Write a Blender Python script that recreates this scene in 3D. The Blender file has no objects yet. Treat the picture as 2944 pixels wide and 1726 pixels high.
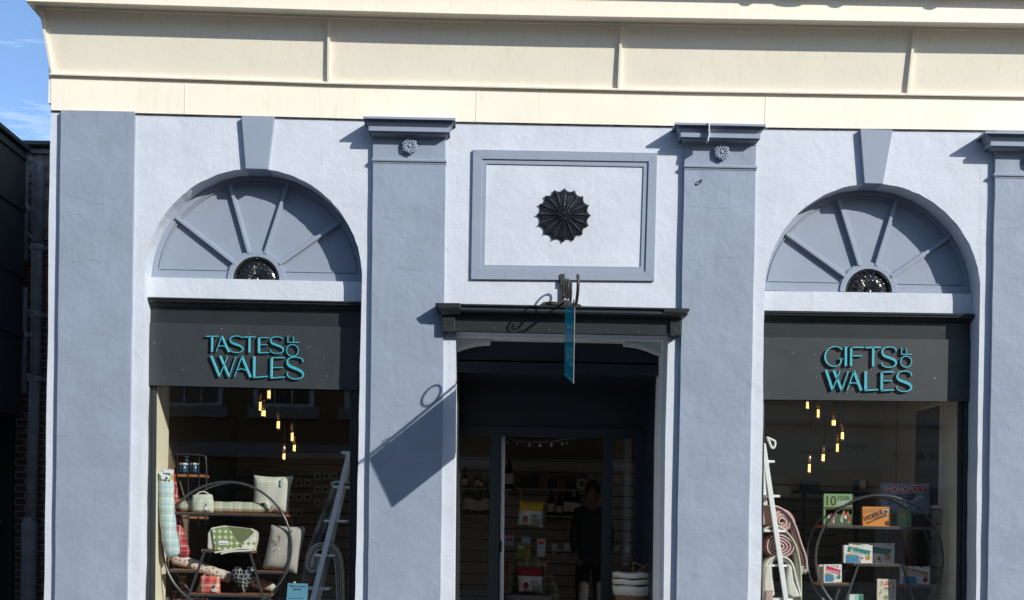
import bpy, math, random
from mathutils import Vector, Matrix
random.seed(7)
SC = bpy.context.scene
COL = SC.collection
R = math.radians

# ------------------------------------------------------------ camera, sky, sun, exposure
SP, PX, HY, D, EYE, ROLL = 292.0, 1379.0, 1507.0, 12.0, 1.6, 0.0205   # photo px per metre at the wall, principal point, distance
CR, SR = math.cos(ROLL), math.sin(ROLL)
cam = bpy.data.cameras.new('camera'); co = bpy.data.objects.new('camera', cam); COL.objects.link(co)
cam.sensor_width = 36; cam.lens = 36 * SP * D / 2944
cam.shift_x = (1472 - PX) / 2944; cam.shift_y = (HY - 863) / 2944
cam.clip_start = 0.1; cam.clip_end = 3000
co.matrix_world = Matrix(((CR, -SR, 0, 0), (0, 0, -1, -D), (SR, CR, 0, EYE), (0, 0, 0, 1)))
SC.camera = co
KX, KZ = 1.10, 0.72                                    # shadow shift per metre of projection
sd = Vector((KX, -1, KZ)).normalized()
sun = bpy.data.lights.new('sun', 'SUN'); so = bpy.data.objects.new('sun', sun); COL.objects.link(so)
sun.energy = 4.5; sun.angle = R(0.5); sun.color = (1.0, 0.965, 0.90)
so.rotation_euler = sd.to_track_quat('Z', 'Y').to_euler(); so.location = sd * 30
w = bpy.data.worlds.new('World'); SC.world = w; w.use_nodes = True
nt = w.node_tree; bg = nt.nodes['Background']
sky = nt.nodes.new('ShaderNodeTexSky'); sky.sky_type = 'NISHITA'; sky.sun_disc = False
sky.sun_elevation = math.asin(sd.z); sky.sun_rotation = math.atan2(sd.x, sd.y); sky.air_density = 1.0; sky.dust_density = 0.6; sky.ozone_density = 1.6
tc = nt.nodes.new('ShaderNodeTexCoord'); mp = nt.nodes.new('ShaderNodeMapping'); mp.inputs['Scale'].default_value = (3, 3, 14); mp.inputs['Rotation'].default_value = (0.2, 0.35, 0)
nz = nt.nodes.new('ShaderNodeTexNoise'); nz.inputs['Scale'].default_value = 2.6; nz.inputs['Detail'].default_value = 7; nz.inputs['Roughness'].default_value = .62; nz.inputs['Distortion'].default_value = .5
rp = nt.nodes.new('ShaderNodeValToRGB'); rp.color_ramp.elements[0].position = .50; rp.color_ramp.elements[1].position = 1.0
mx = nt.nodes.new('ShaderNodeMixRGB'); mx.inputs[2].default_value = (9.0, 9.4, 10.0, 1)
L = nt.links.new
L(tc.outputs['Generated'], mp.inputs[0]); L(mp.outputs[0], nz.inputs['Vector']); L(nz.outputs['Fac'], rp.inputs[0])
tn = nt.nodes.new('ShaderNodeMixRGB'); tn.blend_type = 'MULTIPLY'; tn.inputs[0].default_value = 1; tn.inputs[2].default_value = (.86, .97, 1.14, 1)
L(sky.outputs[0], tn.inputs[1]); L(rp.outputs[0], mx.inputs[0]); L(tn.outputs[0], mx.inputs[1]); L(mx.outputs[0], bg.inputs[0])
bg.inputs[1].default_value = 0.15
SC.view_settings.view_transform = 'Standard'; SC.view_settings.look = 'None'
SC.view_settings.exposure = 0.12; SC.view_settings.gamma = 1
SC.cycles.max_bounces = 8; SC.cycles.transparent_max_bounces = 16; SC.cycles.caustics_reflective = False; SC.cycles.caustics_refractive = False

# ------------------------------------------------------------ helpers
def P(x, y, d=0.0):
    """photo pixel (2944x1726) at depth d behind the wall face -> world"""
    k = (D + d) / (SP * D); dx, dy = x - PX, y - HY
    return Vector(((dx * CR + dy * SR) * k, d, EYE + (dx * SR - dy * CR) * k))
def Rc(x0, y0, x1, y1, h=.0205, v=-.0145):
    cx, cy = (x0 + x1) / 2, (y0 + y1) / 2
    return [(x + v * (y - cy), y + h * (x - cx)) for x, y in ((x0, y0), (x1, y0), (x1, y1), (x0, y1))]
def wavy(p, q, amp, seed, n=26):
    r = random.Random(seed); o = [r.uniform(-1, 1) for _ in range(n + 1)]
    return [p] + [(p[0] + (q[0] - p[0]) * i / n + amp * (o[i] + o[i - 1]) / 2, p[1] + (q[1] - p[1]) * i / n) for i in range(1, n)] + [q]
class MB:
    def __init__(s): s.v = []; s.f = []; s.mi = []; s.mats = []; s.cur = 0
    def use(s, m):
        if m not in s.mats: s.mats.append(m)
        s.cur = s.mats.index(m); return s
    def face(s, *ids): s.f.append(ids); s.mi.append(s.cur)
    def pts(s, ps):
        n = len(s.v); s.v += [Vector(p) for p in ps]; return list(range(n, n + len(ps)))
    def poly(s, ps): s.face(*s.pts(ps)); return s
    def loft(s, rings, closed=True, cap=True):
        ids = [s.pts(r) for r in rings]; n = len(ids[0])
        for a, b in zip(ids, ids[1:]):
            for i in range(n if closed else n - 1):
                j = (i + 1) % n; s.face(a[i], a[j], b[j], b[i])
        if cap and closed: s.face(*ids[0]); s.face(*ids[-1][::-1])
        return s
    def prism(s, px, d0, d1):            # outline in photo px at front depth d0, pushed straight back to d1
        a = [P(x, y, d0) for x, y in px]; b = [Vector((p.x, d1, p.z)) for p in a]
        return s.loft([b, a])
    def rect(s, x0, y0, x1, y1, d0, d1, **k): return s.prism(Rc(x0, y0, x1, y1, **k), d0, d1)
    def box(s, x0, x1, y0, y1, z0, z1):
        return s.loft([[(x0, y0, z), (x1, y0, z), (x1, y1, z), (x0, y1, z)] for z in (z0, z1)])
    def tube(s, ps, r, n=8, cap=True):
        ps = [Vector(p) for p in ps]; rs = r if isinstance(r, (list, tuple)) else [r] * len(ps)
        rings = []; up = None
        for i, p in enumerate(ps):
            t = (ps[min(i + 1, len(ps) - 1)] - ps[max(i - 1, 0)]).normalized()
            if up is None: up = t.orthogonal().normalized()
            up = (up - t * up.dot(t)); up = up.normalized() if up.length > 1e-6 else t.orthogonal().normalized()
            b = t.cross(up)
            rings.append([p + (up * math.cos(a) + b * math.sin(a)) * rs[i] for a in [2 * math.pi * k / n for k in range(n)]])
        return s.loft(rings, cap=cap)
    def torus(s, c, r, rt, ax, ay, n=64, m=8):
        ps = [c + (ax * math.cos(2 * math.pi * i / n) + ay * math.sin(2 * math.pi * i / n)) * r for i in range(n)]
        ids = []; az = ax.cross(ay)
        for i in range(n):
            d = (ps[i] - c).normalized()
            ids.append(s.pts([ps[i] + (d * math.cos(2 * math.pi * k / m) + az * math.sin(2 * math.pi * k / m)) * rt for k in range(m)]))
        for i in range(n):
            a, b = ids[i], ids[(i + 1) % n]
            for k in range(m): s.face(a[k], a[(k + 1) % m], b[(k + 1) % m], b[k])
        return s
    def lathe(s, c, prof, n=16, ax=None):  # profile of (radius, dz) round the vertical
        return s.loft([[c + Vector((r * math.cos(2 * math.pi * k / n), r * math.sin(2 * math.pi * k / n), z)) for k in range(n)] for r, z in prof])
    def ball(s, c, r, n=8, sx=1, sy=1, sz=1):
        rings = []
        for i in range(n // 2 + 1):
            t = math.pi * i / (n // 2); q = max(math.sin(t), .02)
            rings.append([(c[0] + r * sx * q * math.cos(2 * math.pi * k / n), c[1] + r * sy * q * math.sin(2 * math.pi * k / n), c[2] + r * sz * math.cos(t)) for k in range(n)])
        return s.loft(rings)
    def ribbon(s, px, w, d0, d1, closed=False):     # strip of half width w px following px polyline, depth d0..d1
        ws = w if isinstance(w, (list, tuple)) else [w] * len(px)
        Lp, Rp = [], []
        for i, (x, y) in enumerate(px):
            x0, y0 = px[max(i - 1, 0)]; x1, y1 = px[min(i + 1, len(px) - 1)]
            tx, ty = x1 - x0, y1 - y0; l = math.hypot(tx, ty) or 1; nx, ny = -ty / l, tx / l
            Lp.append((x + nx * ws[i], y + ny * ws[i])); Rp.append((x - nx * ws[i], y - ny * ws[i]))
        a = [P(x, y, d0) for x, y in Lp]; b = [P(x, y, d0) for x, y in Rp]
        rings = [[a[i], b[i], Vector((b[i].x, d1, b[i].z)), Vector((a[i].x, d1, a[i].z))] for i in range(len(px))]
        return s.loft(rings)
    def build(s, name, m=None, parent=None, smooth=False, bevel=0, flip=False):
        me = bpy.data.meshes.new(name); me.from_pydata([tuple(v) for v in s.v], [], s.f)
        mats = s.mats or [m]
        if m is not None and s.mats and m not in s.mats: mats = s.mats
        for q in mats: me.materials.append(q)
        if s.mats: me.polygons.foreach_set('material_index', s.mi)
        bm_fix(me)
        if smooth: me.polygons.foreach_set('use_smooth', [True] * len(me.polygons))
        o = bpy.data.objects.new(name, me); COL.objects.link(o)
        if bevel:
            b = o.modifiers.new('bevel', 'BEVEL'); b.width = bevel; b.segments = 2; b.limit_method = 'ANGLE'; b.angle_limit = R(40)
        if parent:
            o.parent = parent; o.matrix_parent_inverse = parent.matrix_world.inverted()
        return o
import bmesh
def bm_fix(me):
    b = bmesh.new(); b.from_mesh(me); bmesh.ops.recalc_face_normals(b, faces=b.faces); b.to_mesh(me); b.free()
def tag(o, label=None, cat=None, group=None, kind=None):
    if label: o['label'] = label
    if cat: o['category'] = cat
    if group: o['group'] = group
    if kind: o['kind'] = kind
    return o
def thing(name, loc, label, cat, group=None):
    o = bpy.data.objects.new(name, None); COL.objects.link(o); o.location = loc; o.empty_display_size = .1
    bpy.context.view_layer.update()
    return tag(o, label, cat, group)
def smooth_path(pts, n=6):
    out = []
    for i in range(len(pts) - 1):
        p0 = pts[max(i - 1, 0)]; p1 = pts[i]; p2 = pts[i + 1]; p3 = pts[min(i + 2, len(pts) - 1)]
        for k in range(n):
            t = k / n
            out.append(tuple(.5 * ((2 * b) + (c - a) * t + (2 * a - 5 * b + 4 * c - e) * t * t + (-a + 3 * b - 3 * c + e) * t ** 3) for a, b, c, e in zip(p0, p1, p2, p3)))
    out.append(tuple(pts[-1])); return out
_tx = {}
def text_pts(s, spacing=1.0):
    if (s, spacing) not in _tx:
        c = bpy.data.curves.new('lettering', 'FONT'); c.body = s; c.resolution_u = 3; c.space_character = spacing
        o = bpy.data.objects.new('lettering', c); COL.objects.link(o); bpy.context.view_layer.update()
        me = o.to_mesh(); v = [tuple(q.co) for q in me.vertices]; f = [tuple(p.vertices) for p in me.polygons]
        o.to_mesh_clear(); bpy.data.objects.remove(o); bpy.data.curves.remove(c); _tx[(s, spacing)] = (v, f)
    return _tx[(s, spacing)]
def text(mb, s, x0, yb, x1, yt, d, slope=.0205, bold=0, fn=None, spacing=1.0):
    """fit string in px box: baseline left (x0,yb), width to x1, cap top yt; slope of the baseline"""
    v, f = text_pts(s, spacing)
    if not v: return
    ax, bx = min(q[0] for q in v), max(q[0] for q in v); ay, by = min(min(q[1] for q in v), 0), max(q[1] for q in v)
    kx = (x1 - x0) / (bx - ax); ky = (yb - yt) / by
    offs = [(0, 0)] if not bold else [(0, 0), (bold, 0), (bold / 2, bold / 2), (bold / 2, -bold / 2)]
    for q, (ox, oy) in enumerate(offs):
        pp = []
        for (a, b, _) in v:
            u = (a - ax) * kx + ox; h = b * ky + oy
            X = x0 + u + h * slope; Y = yb + u * slope - h
            pp.append(fn(X, Y) if fn else P(X, Y, d - .0002 * q))
        ids = mb.pts(pp)
        for t in f: mb.face(*[ids[k] for k in t])

# ------------------------------------------------------------ materials
def new_mat(name):
    m = bpy.data.materials.new(name); m.use_nodes = True; return m, m.node_tree, m.node_tree.nodes['Principled BSDF']
def c4(c): return (c[0], c[1], c[2], 1)
def mat(name, col, rough=.6, bumps=(), var=0, vscale=3, spec=.5, metal=0, streak=0, col2=None, coat=0):
    m, t, b = new_mat(name); N = t.nodes.new; LL = t.links.new
    b.inputs['Base Color'].default_value = c4(col); b.inputs['Roughness'].default_value = rough
    b.inputs['Specular IOR Level'].default_value = spec; b.inputs['Metallic'].default_value = metal
    if coat: b.inputs['Coat Weight'].default_value = coat
    tc = N('ShaderNodeTexCoord')
    if var or col2:
        n = N('ShaderNodeTexNoise'); n.inputs['Scale'].default_value = vscale; n.inputs['Detail'].default_value = 8; n.inputs['Roughness'].default_value = .65
        LL(tc.outputs['Object'], n.inputs['Vector'])
        rr = N('ShaderNodeValToRGB'); rr.color_ramp.elements[0].position = .3; rr.color_ramp.elements[1].position = .72
        a = col2 or tuple(max(0, q * (1 - var)) for q in col); z = col if col2 else tuple(min(1, q * (1 + var * .35)) for q in col)
        rr.color_ramp.elements[0].color = c4(a); rr.color_ramp.elements[1].color = c4(z)
        LL(n.outputs['Fac'], rr.inputs[0]); out = rr.outputs[0]
        if streak:
            mpn = N('ShaderNodeMapping'); mpn.inputs['Scale'].default_value = (9, 9, .8); LL(tc.outputs['Object'], mpn.inputs[0])
            n2 = N('ShaderNodeTexNoise'); n2.inputs['Scale'].default_value = 2.5; n2.inputs['Detail'].default_value = 6; LL(mpn.outputs[0], n2.inputs['Vector'])
            r2 = N('ShaderNodeValToRGB'); r2.color_ramp.elements[0].position = .56; r2.color_ramp.elements[1].position = .78
            r2.color_ramp.elements[0].color = (1, 1, 1, 1); q = 1 - streak; r2.color_ramp.elements[1].color = (q, q, q * .97, 1)
            LL(n2.outputs['Fac'], r2.inputs[0]); mm = N('ShaderNodeMixRGB'); mm.blend_type = 'MULTIPLY'; mm.inputs[0].default_value = 1
            LL(out, mm.inputs[1]); LL(r2.outputs[0], mm.inputs[2]); out = mm.outputs[0]
        LL(out, b.inputs['Base Color'])
    prev = None
    for (sc, st, dist, kind) in bumps:
        if kind == 'v':
            n = N('ShaderNodeTexVoronoi'); n.inputs['Scale'].default_value = sc; o = n.outputs['Distance']
        else:
            n = N('ShaderNodeTexNoise'); n.inputs['Scale'].default_value = sc; n.inputs['Detail'].default_value = 5 if kind == 'n' else 2
            n.inputs['Distortion'].default_value = .8 if kind == 'd' else 0; o = n.outputs['Fac']
        if kind == 'h':
            mpn = N('ShaderNodeMapping'); mpn.inputs['Scale'].default_value = (1, 1, 9); LL(tc.outputs['Object'], mpn.inputs[0]); LL(mpn.outputs[0], n.inputs['Vector'])
        elif kind == 'c':
            LL(tc.outputs['Object'], n.inputs['Vector'])
        else: LL(tc.outputs['Object'], n.inputs['Vector'])
        if kind == 'c':   # ridges where the noise crosses its middle: cracks, runs and trowel lines
            mt = N('ShaderNodeMath'); mt.operation = 'SUBTRACT'; LL(o, mt.inputs[0]); mt.inputs[1].default_value = .5
            ab = N('ShaderNodeMath'); ab.operation = 'ABSOLUTE'; LL(mt.outputs[0], ab.inputs[0])
            mr = N('ShaderNodeMapRange'); LL(ab.outputs[0], mr.inputs[0]); mr.inputs[1].default_value = 0; mr.inputs[2].default_value = .012; mr.inputs[3].default_value = 1; mr.inputs[4].default_value = 0
            n3 = N('ShaderNodeTexNoise'); n3.inputs['Scale'].default_value = 1.7; LL(tc.outputs['Object'], n3.inputs['Vector'])
            m3 = N('ShaderNodeMapRange'); LL(n3.outputs['Fac'], m3.inputs[0]); m3.inputs[1].default_value = .5; m3.inputs[2].default_value = .62
            mu = N('ShaderNodeMath'); mu.operation = 'MULTIPLY'; LL(mr.outputs[0], mu.inputs[0]); LL(m3.outputs[0], mu.inputs[1]); o = mu.outputs[0]
        bp = N('ShaderNodeBump'); bp.inputs['Strength'].default_value = st; bp.inputs['Distance'].default_value = dist
        LL(o, bp.inputs['Height'])
        if prev: LL(prev.outputs[0], bp.inputs['Normal'])
        prev = bp
    if prev: LL(prev.outputs[0], b.inputs['Normal'])
    return m
def plaid(name, base, stripes, size=.12, ax=('X', 'Z'), rough=.9):
    """woven check: stripes = [(start, end, colour, strength)] repeated every `size` metres in both directions"""
    m, t, b = new_mat(name); N = t.nodes.new; LL = t.links.new
    b.inputs['Roughness'].default_value = rough; b.inputs['Specular IOR Level'].default_value = .15
    tc = N('ShaderNodeTexCoord'); sp = N('ShaderNodeSeparateXYZ'); LL(tc.outputs['Object'], sp.inputs[0])
    out = None
    for k, a in enumerate(ax):
        dv = N('ShaderNodeMath'); dv.operation = 'DIVIDE'; LL(sp.outputs[a], dv.inputs[0]); dv.inputs[1].default_value = size
        fr = N('ShaderNodeMath'); fr.operation = 'FRACT'; LL(dv.outputs[0], fr.inputs[0])
        rr = N('ShaderNodeValToRGB'); rr.color_ramp.interpolation = 'CONSTANT'; e = rr.color_ramp.elements
        e[0].position = 0; e[0].color = c4(base); last = 0; first = True
        e[1].position = .999; e[1].color = c4(base)
        for (s0, s1, c) in stripes:
            q = e.new(s0); q.color = c4(c); q = e.new(s1); q.color = c4(base)
        LL(fr.outputs[0], rr.inputs[0])
        if out is None: out = rr.outputs[0]
        else:
            mm = N('ShaderNodeMixRGB'); mm.inputs[0].default_value = .5; LL(out, mm.inputs[1]); LL(rr.outputs[0], mm.inputs[2]); out = mm.outputs[0]
    LL(out, b.inputs['Base Color'])
    nn = N('ShaderNodeTexNoise'); nn.inputs['Scale'].default_value = 60; LL(tc.outputs['Object'], nn.inputs['Vector'])
    bp = N('ShaderNodeBump'); bp.inputs['Strength'].default_value = .4; bp.inputs['Distance'].default_value = .004; LL(nn.outputs['Fac'], bp.inputs['Height']); LL(bp.outputs[0], b.inputs['Normal'])
    return m
def crosses(name, base, mark, size=.05):
    m, t, b = new_mat(name); N = t.nodes.new; LL = t.links.new; b.inputs['Roughness'].default_value = .95; b.inputs['Specular IOR Level'].default_value = .1
    tc = N('ShaderNodeTexCoord'); sp = N('ShaderNodeSeparateXYZ'); LL(tc.outputs['Object'], sp.inputs[0])
    def M(op, a, bb):
        q = N('ShaderNodeMath'); q.operation = op
        for i, z in enumerate((a, bb)):
            if z is None: continue
            if isinstance(z, (int, float)): q.inputs[i].default_value = z
            else: LL(z, q.inputs[i])
        return q.outputs[0]
    uv = [M('ABSOLUTE', M('SUBTRACT', M('FRACT', M('DIVIDE', sp.outputs[a], size), None), .5), None) for a in ('X', 'Z')]
    h = M('MULTIPLY', M('LESS_THAN', uv[0], .11), M('LESS_THAN', uv[1], .33)); v = M('MULTIPLY', M('LESS_THAN', uv[1], .11), M('LESS_THAN', uv[0], .33))
    s = M('MAXIMUM', h, v); mm = N('ShaderNodeMixRGB'); mm.inputs[1].default_value = c4(base); mm.inputs[2].default_value = c4(mark); LL(s, mm.inputs[0]); LL(mm.outputs[0], b.inputs['Base Color'])
    return m
def spots(name, base, marks, scale=22, th=.28, rough=.9):
    m, t, b = new_mat(name); N = t.nodes.new; LL = t.links.new; b.inputs['Roughness'].default_value = rough; b.inputs['Specular IOR Level'].default_value = .15
    tc = N('ShaderNodeTexCoord'); mpn = N('ShaderNodeMapping'); mpn.inputs['Scale'].default_value = (1, .02, 1); LL(tc.outputs['Object'], mpn.inputs[0])
    v = N('ShaderNodeTexVoronoi'); v.inputs['Scale'].default_value = scale; v.inputs['Randomness'].default_value = .55; LL(mpn.outputs[0], v.inputs['Vector'])
    lt = N('ShaderNodeMath'); lt.operation = 'LESS_THAN'; LL(v.outputs['Distance'], lt.inputs[0]); lt.inputs[1].default_value = th
    rr = N('ShaderNodeValToRGB'); rr.color_ramp.interpolation = 'CONSTANT'; e = rr.color_ramp.elements; e[0].color = c4(marks[0]); e[1].color = c4(marks[-1]); e[1].position = .8
    for i, c in enumerate(marks[1:-1]): q = e.new(.25 + .25 * i); q.color = c4(c)
    sp = N('ShaderNodeSeparateColor'); LL(v.outputs['Color'], sp.inputs[0]); LL(sp.outputs[0], rr.inputs[0])
    mm = N('ShaderNodeMixRGB'); mm.inputs[1].default_value = c4(base); LL(lt.outputs[0], mm.inputs[0]); LL(rr.outputs[0], mm.inputs[2]); LL(mm.outputs[0], b.inputs['Base Color'])
    return m
def lattice(name, base, line, scale, th):
    m, t, b = new_mat(name); N = t.nodes.new; LL = t.links.new; b.inputs['Roughness'].default_value = .8
    tc = N('ShaderNodeTexCoord'); mpn = N('ShaderNodeMapping'); mpn.inputs['Scale'].default_value = (1, .02, 1); LL(tc.outputs['Object'], mpn.inputs[0])
    v = N('ShaderNodeTexVoronoi'); v.feature = 'DISTANCE_TO_EDGE'; v.inputs['Scale'].default_value = scale; v.inputs['Randomness'].default_value = .6; LL(mpn.outputs[0], v.inputs['Vector'])
    lt = N('ShaderNodeMath'); lt.operation = 'LESS_THAN'; LL(v.outputs['Distance'], lt.inputs[0]); lt.inputs[1].default_value = th
    mm = N('ShaderNodeMixRGB'); mm.inputs[1].default_value = c4(base); mm.inputs[2].default_value = c4(line); LL(lt.outputs[0], mm.inputs[0]); LL(mm.outputs[0], b.inputs['Base Color']); return m
def emis(name, col, st):
    m, t, b = new_mat(name); b.inputs['Base Color'].default_value = c4(col); b.inputs['Emission Color'].default_value = c4(col); b.inputs['Emission Strength'].default_value = st; return m
def glass(name, tint=(1, 1, 1), ior=1.5, wob=0.0):
    m = bpy.data.materials.new(name); m.use_nodes = True; t = m.node_tree; t.nodes.clear(); N = t.nodes.new; LL = t.links.new
    o = N('ShaderNodeOutputMaterial'); mi = N('ShaderNodeMixShader'); tr = N('ShaderNodeBsdfTransparent'); gl = N('ShaderNodeBsdfGlossy'); fr = N('ShaderNodeFresnel')
    tr.inputs[0].default_value = c4(tint); gl.inputs['Roughness'].default_value = 0.0; fr.inputs[0].default_value = ior
    ge = N('ShaderNodeNewGeometry'); mr = N('ShaderNodeMapRange'); LL(ge.outputs['Backfacing'], mr.inputs[0]); mr.inputs[3].default_value = ior; mr.inputs[4].default_value = 1 / ior; LL(mr.outputs[0], fr.inputs[0])   # a thin sheet: same reflectance from both sides
    LL(fr.outputs[0], mi.inputs[0]); LL(tr.outputs[0], mi.inputs[1]); LL(gl.outputs[0], mi.inputs[2]); LL(mi.outputs[0], o.inputs[0])
    if wob:
        tc = N('ShaderNodeTexCoord'); n = N('ShaderNodeTexNoise'); n.inputs['Scale'].default_value = 1.2; LL(tc.outputs['Object'], n.inputs['Vector'])
        bp = N('ShaderNodeBump'); bp.inputs['Strength'].default_value = wob; bp.inputs['Distance'].default_value = .004; LL(n.outputs['Fac'], bp.inputs['Height']); LL(bp.outputs[0], gl.inputs['Normal'])
    return m
def brickmat(name, c1, c2, mortar, bump=.6, col3=None):
    m, t, b = new_mat(name); N = t.nodes.new; LL = t.links.new; b.inputs['Roughness'].default_value = .9; b.inputs['Specular IOR Level'].default_value = .2
    tc = N('ShaderNodeTexCoord'); sp = N('ShaderNodeSeparateXYZ'); cb = N('ShaderNodeCombineXYZ'); LL(tc.outputs['Object'], sp.inputs[0]); LL(sp.outputs['X'], cb.inputs[0]); LL(sp.outputs['Z'], cb.inputs[1])
    br = N('ShaderNodeTexBrick'); br.inputs['Scale'].default_value = 1; br.inputs['Brick Width'].default_value = .225; br.inputs['Row Height'].default_value = .078; br.inputs['Mortar Size'].default_value = .006; br.inputs['Bias'].default_value = 0
    br.inputs['Color1'].default_value = c4(c1); br.inputs['Color2'].default_value = c4(c2); br.inputs['Mortar'].default_value = c4(mortar); LL(cb.outputs[0], br.inputs['Vector'])
    n = N('ShaderNodeTexNoise'); n.inputs['Scale'].default_value = 4; n.inputs['Detail'].default_value = 8; LL(tc.outputs['Object'], n.inputs['Vector'])
    mm = N('ShaderNodeMixRGB'); mm.blend_type = 'MULTIPLY'; mm.inputs[0].default_value = .7; LL(br.outputs['Color'], mm.inputs[1]); LL(n.outputs['Color'], mm.inputs[2])
    LL(mm.outputs[0], b.inputs['Base Color']); bp = N('ShaderNodeBump'); bp.inputs['Strength'].default_value = bump; bp.inputs['Distance'].default_value = .01; bp.invert = True
    LL(br.outputs['Fac'], bp.inputs['Height']); LL(bp.outputs[0], b.inputs['Normal'])
    return m

STUC = [(2.2, .4, .04, 'n'), (7, .36, .012, 'd'), (3.1, .22, .005, 'c'), (55, .22, .004, 'n')]
M_WALL = mat('pale_lilac_masonry_paint', (.575, .615, .675), .72, STUC + [(22, .3, .005, 'd')], .10, 1.6, .3, streak=.07)
M_PIL = mat('blue_grey_masonry_paint', (.272, .318, .395), .62, [(2.2, .5, .04, 'n'), (6, .4, .012, 'd'), (2.6, .25, .005, 'c'), (45, .15, .003, 'n')], .13, 1.5, .35, streak=.09)
M_TRIM = mat('blue_grey_trim_paint', (.268, .312, .385), .6, [(5, .3, .01, 'n'), (60, .2, .003, 'n')], .06, 4, .35)
M_CREAM = mat('cream_gloss_paint', (.89, .82, .675), .5, [(1.2, .4, .03, 'n'), (9, .12, .006, 'd'), (30, .08, .003, 'n')], .06, 1.3, .35, streak=.09)
M_BLACKIRON = mat('black_gloss_iron', (.016, .017, .019), .16, [(30, .5, .004, 'n')], 0, 3, .8)
M_DARK = mat('dark_green_grey_gloss_paint', (.024, .030, .031), .30, [(3, .25, .012, 'n'), (30, .15, .002, 'n'), (9, .2, .003, 'h')], .12, 5, .5)
M_BOARD = mat('slate_sign_board', (.036, .043, .045), .38, [(1.3, .25, .02, 'n'), (14, .12, .002, 'n')], .18, 6, .5)
M_DOORP = mat('door_frame_paint', (.022, .032, .042), .4, [(20, .1, .002, 'n')], .1, 5, .45)
M_TEAL = mat('turquoise_sign_paint', (.045, .37, .45), .45, [], .05, 9)
M_TEALHI = mat('pale_turquoise_highlight', (.28, .62, .68), .45)
M_SHADE = mat('black_letter_shade', (.004, .004, .005), .8, spec=.1)
M_BSIGN = mat('blue_acrylic', (.004, .125, .225), .05, [], 0, 3, .7, coat=.6)
def translucent(name, col, mixf):
    m, t, b = new_mat(name); b.inputs['Base Color'].default_value = c4(col); b.inputs['Roughness'].default_value = .06
    tr = t.nodes.new('ShaderNodeBsdfTranslucent'); tr.inputs[0].default_value = c4(col); mi = t.nodes.new('ShaderNodeMixShader'); mi.inputs[0].default_value = mixf
    o = t.nodes['Material Output']; t.links.new(b.outputs[0], mi.inputs[1]); t.links.new(tr.outputs[0], mi.inputs[2]); t.links.new(mi.outputs[0], o.inputs[0]); return m
M_BSIGN = translucent('blue_acrylic', (.003, .27, .36), .5)
M_BSTXT = mat('pale_blue_vinyl', (.16, .38, .50), .3)
M_WHITE = mat('white_paint', (.80, .80, .78), .5, [(25, .1, .002, 'n')], .04, 8)
M_LADDER = mat('white_ladder_paint', (.84, .86, .86), .45, [(8, .2, .003, 'h')], .06, 12)
M_ICREAM = mat('interior_cream_paint', (.76, .69, .52), .7, [(20, .1, .002, 'n')], .04, 4)
M_IWALL = mat('interior_slat_board', (.46, .42, .36), .7, [], .06, 4)
M_GROOVE = mat('slat_groove', (.03, .028, .025), .8)
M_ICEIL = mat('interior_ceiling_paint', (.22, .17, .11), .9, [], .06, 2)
M_IFLOOR = mat('dark_wood_floor', (.06, .042, .03), .5, [(4, .3, .004, 'h')], .2, 8)
M_STEEL = mat('grey_steel', (.10, .105, .11), .32, [], .08, 20, .6, .55)
M_STEELD = mat('dark_steel', (.045, .045, .05), .4, [], .08, 20, .5, .5)
M_WOOD = mat('orange_brown_wood', (.36, .15, .065), .5, [(6, .3, .003, 'h')], .25, 14)
M_BOLT = mat('bright_screw', (.6, .6, .6), .25, metal=.9)
M_COPPER = mat('copper_holder', (.62, .33, .20), .22, metal=.9)
M_CORD = mat('black_cord', (.01, .01, .01), .6)
M_GLASS = glass('window_glass', (.93, .95, .94), 1.80, .15)   # both faces of the sheet reflect
M_BULB = glass('bulb_glass', (1.0, .93, .80), 1.45)
M_FIL = emis('lit_filament', (1.0, .70, .28), 3.2)
M_PIPE = mat('black_weathered_pipe', (.38, .40, .42), .5, [(14, .3, .004, 'n')], .45, 7, .5, col2=(.20, .21, .22))
M_CLAD = mat('black_cladding', (.03, .034, .038), .45, [(3, .1, .01, 'n')], .2, 4, .4)
M_BRICK = brickmat('dark_brick', (.20, .13, .10), (.14, .09, .08), (.50, .48, .42))
M_BRICK2 = brickmat('brown_street_brick', (.44, .26, .13), (.38, .22, .11), (.42, .32, .2))
M_RUBBLE = mat('flaking_render', (.60, .48, .42), .95, [(9, .9, .03, 'v'), (3, .8, .02, 'c')], .6, 9, .2, col2=(.06, .05, .045))
M_LEAD = mat('lead_flashing', (.12, .125, .13), .5, [(6, .3, .01, 'n')], .3, 6)
M_STONE = mat('pale_stone', (.42, .40, .36), .85, [(12, .4, .01, 'n')], .15, 3)
M_ASPH = mat('asphalt', (.085, .085, .086), .9, [(60, .5, .006, 'n')], .25, 5)
M_PAVE = mat('paving', (.36, .345, .32), .85, [(18, .4, .004, 'n')], .2, 4)
M_KERB = mat('kerb_stone', (.34, .33, .31), .85, [(18, .4, .004, 'n')], .2, 4)
M_SLATE = mat('roof_slate', (.07, .075, .085), .7, [(10, .4, .01, 'h')], .25, 5)

# ------------------------------------------------------------ ground, street and the far side of the street
def structure(o): o['kind'] = 'structure'; return o
b = MB(); b.poly([(-400, -400, -.13), (400, -400, -.13), (400, 400, -.13), (-400, 400, -.13)]); structure(b.build('ground', M_ASPH))
b = MB(); b.poly([(-60, -11, -.124), (60, -11, -.124), (60, -2.6, -.124), (-60, -2.6, -.124)]); structure(b.build('road', M_ASPH))
for nm, y0, y1 in (('pavement', -2.6, 5.0), ('pavement', -13.9, -11)):
    b = MB(); b.box(-60, 60, y0, y1, -.13, 0.0); structure(b.build(nm, M_PAVE))

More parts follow.
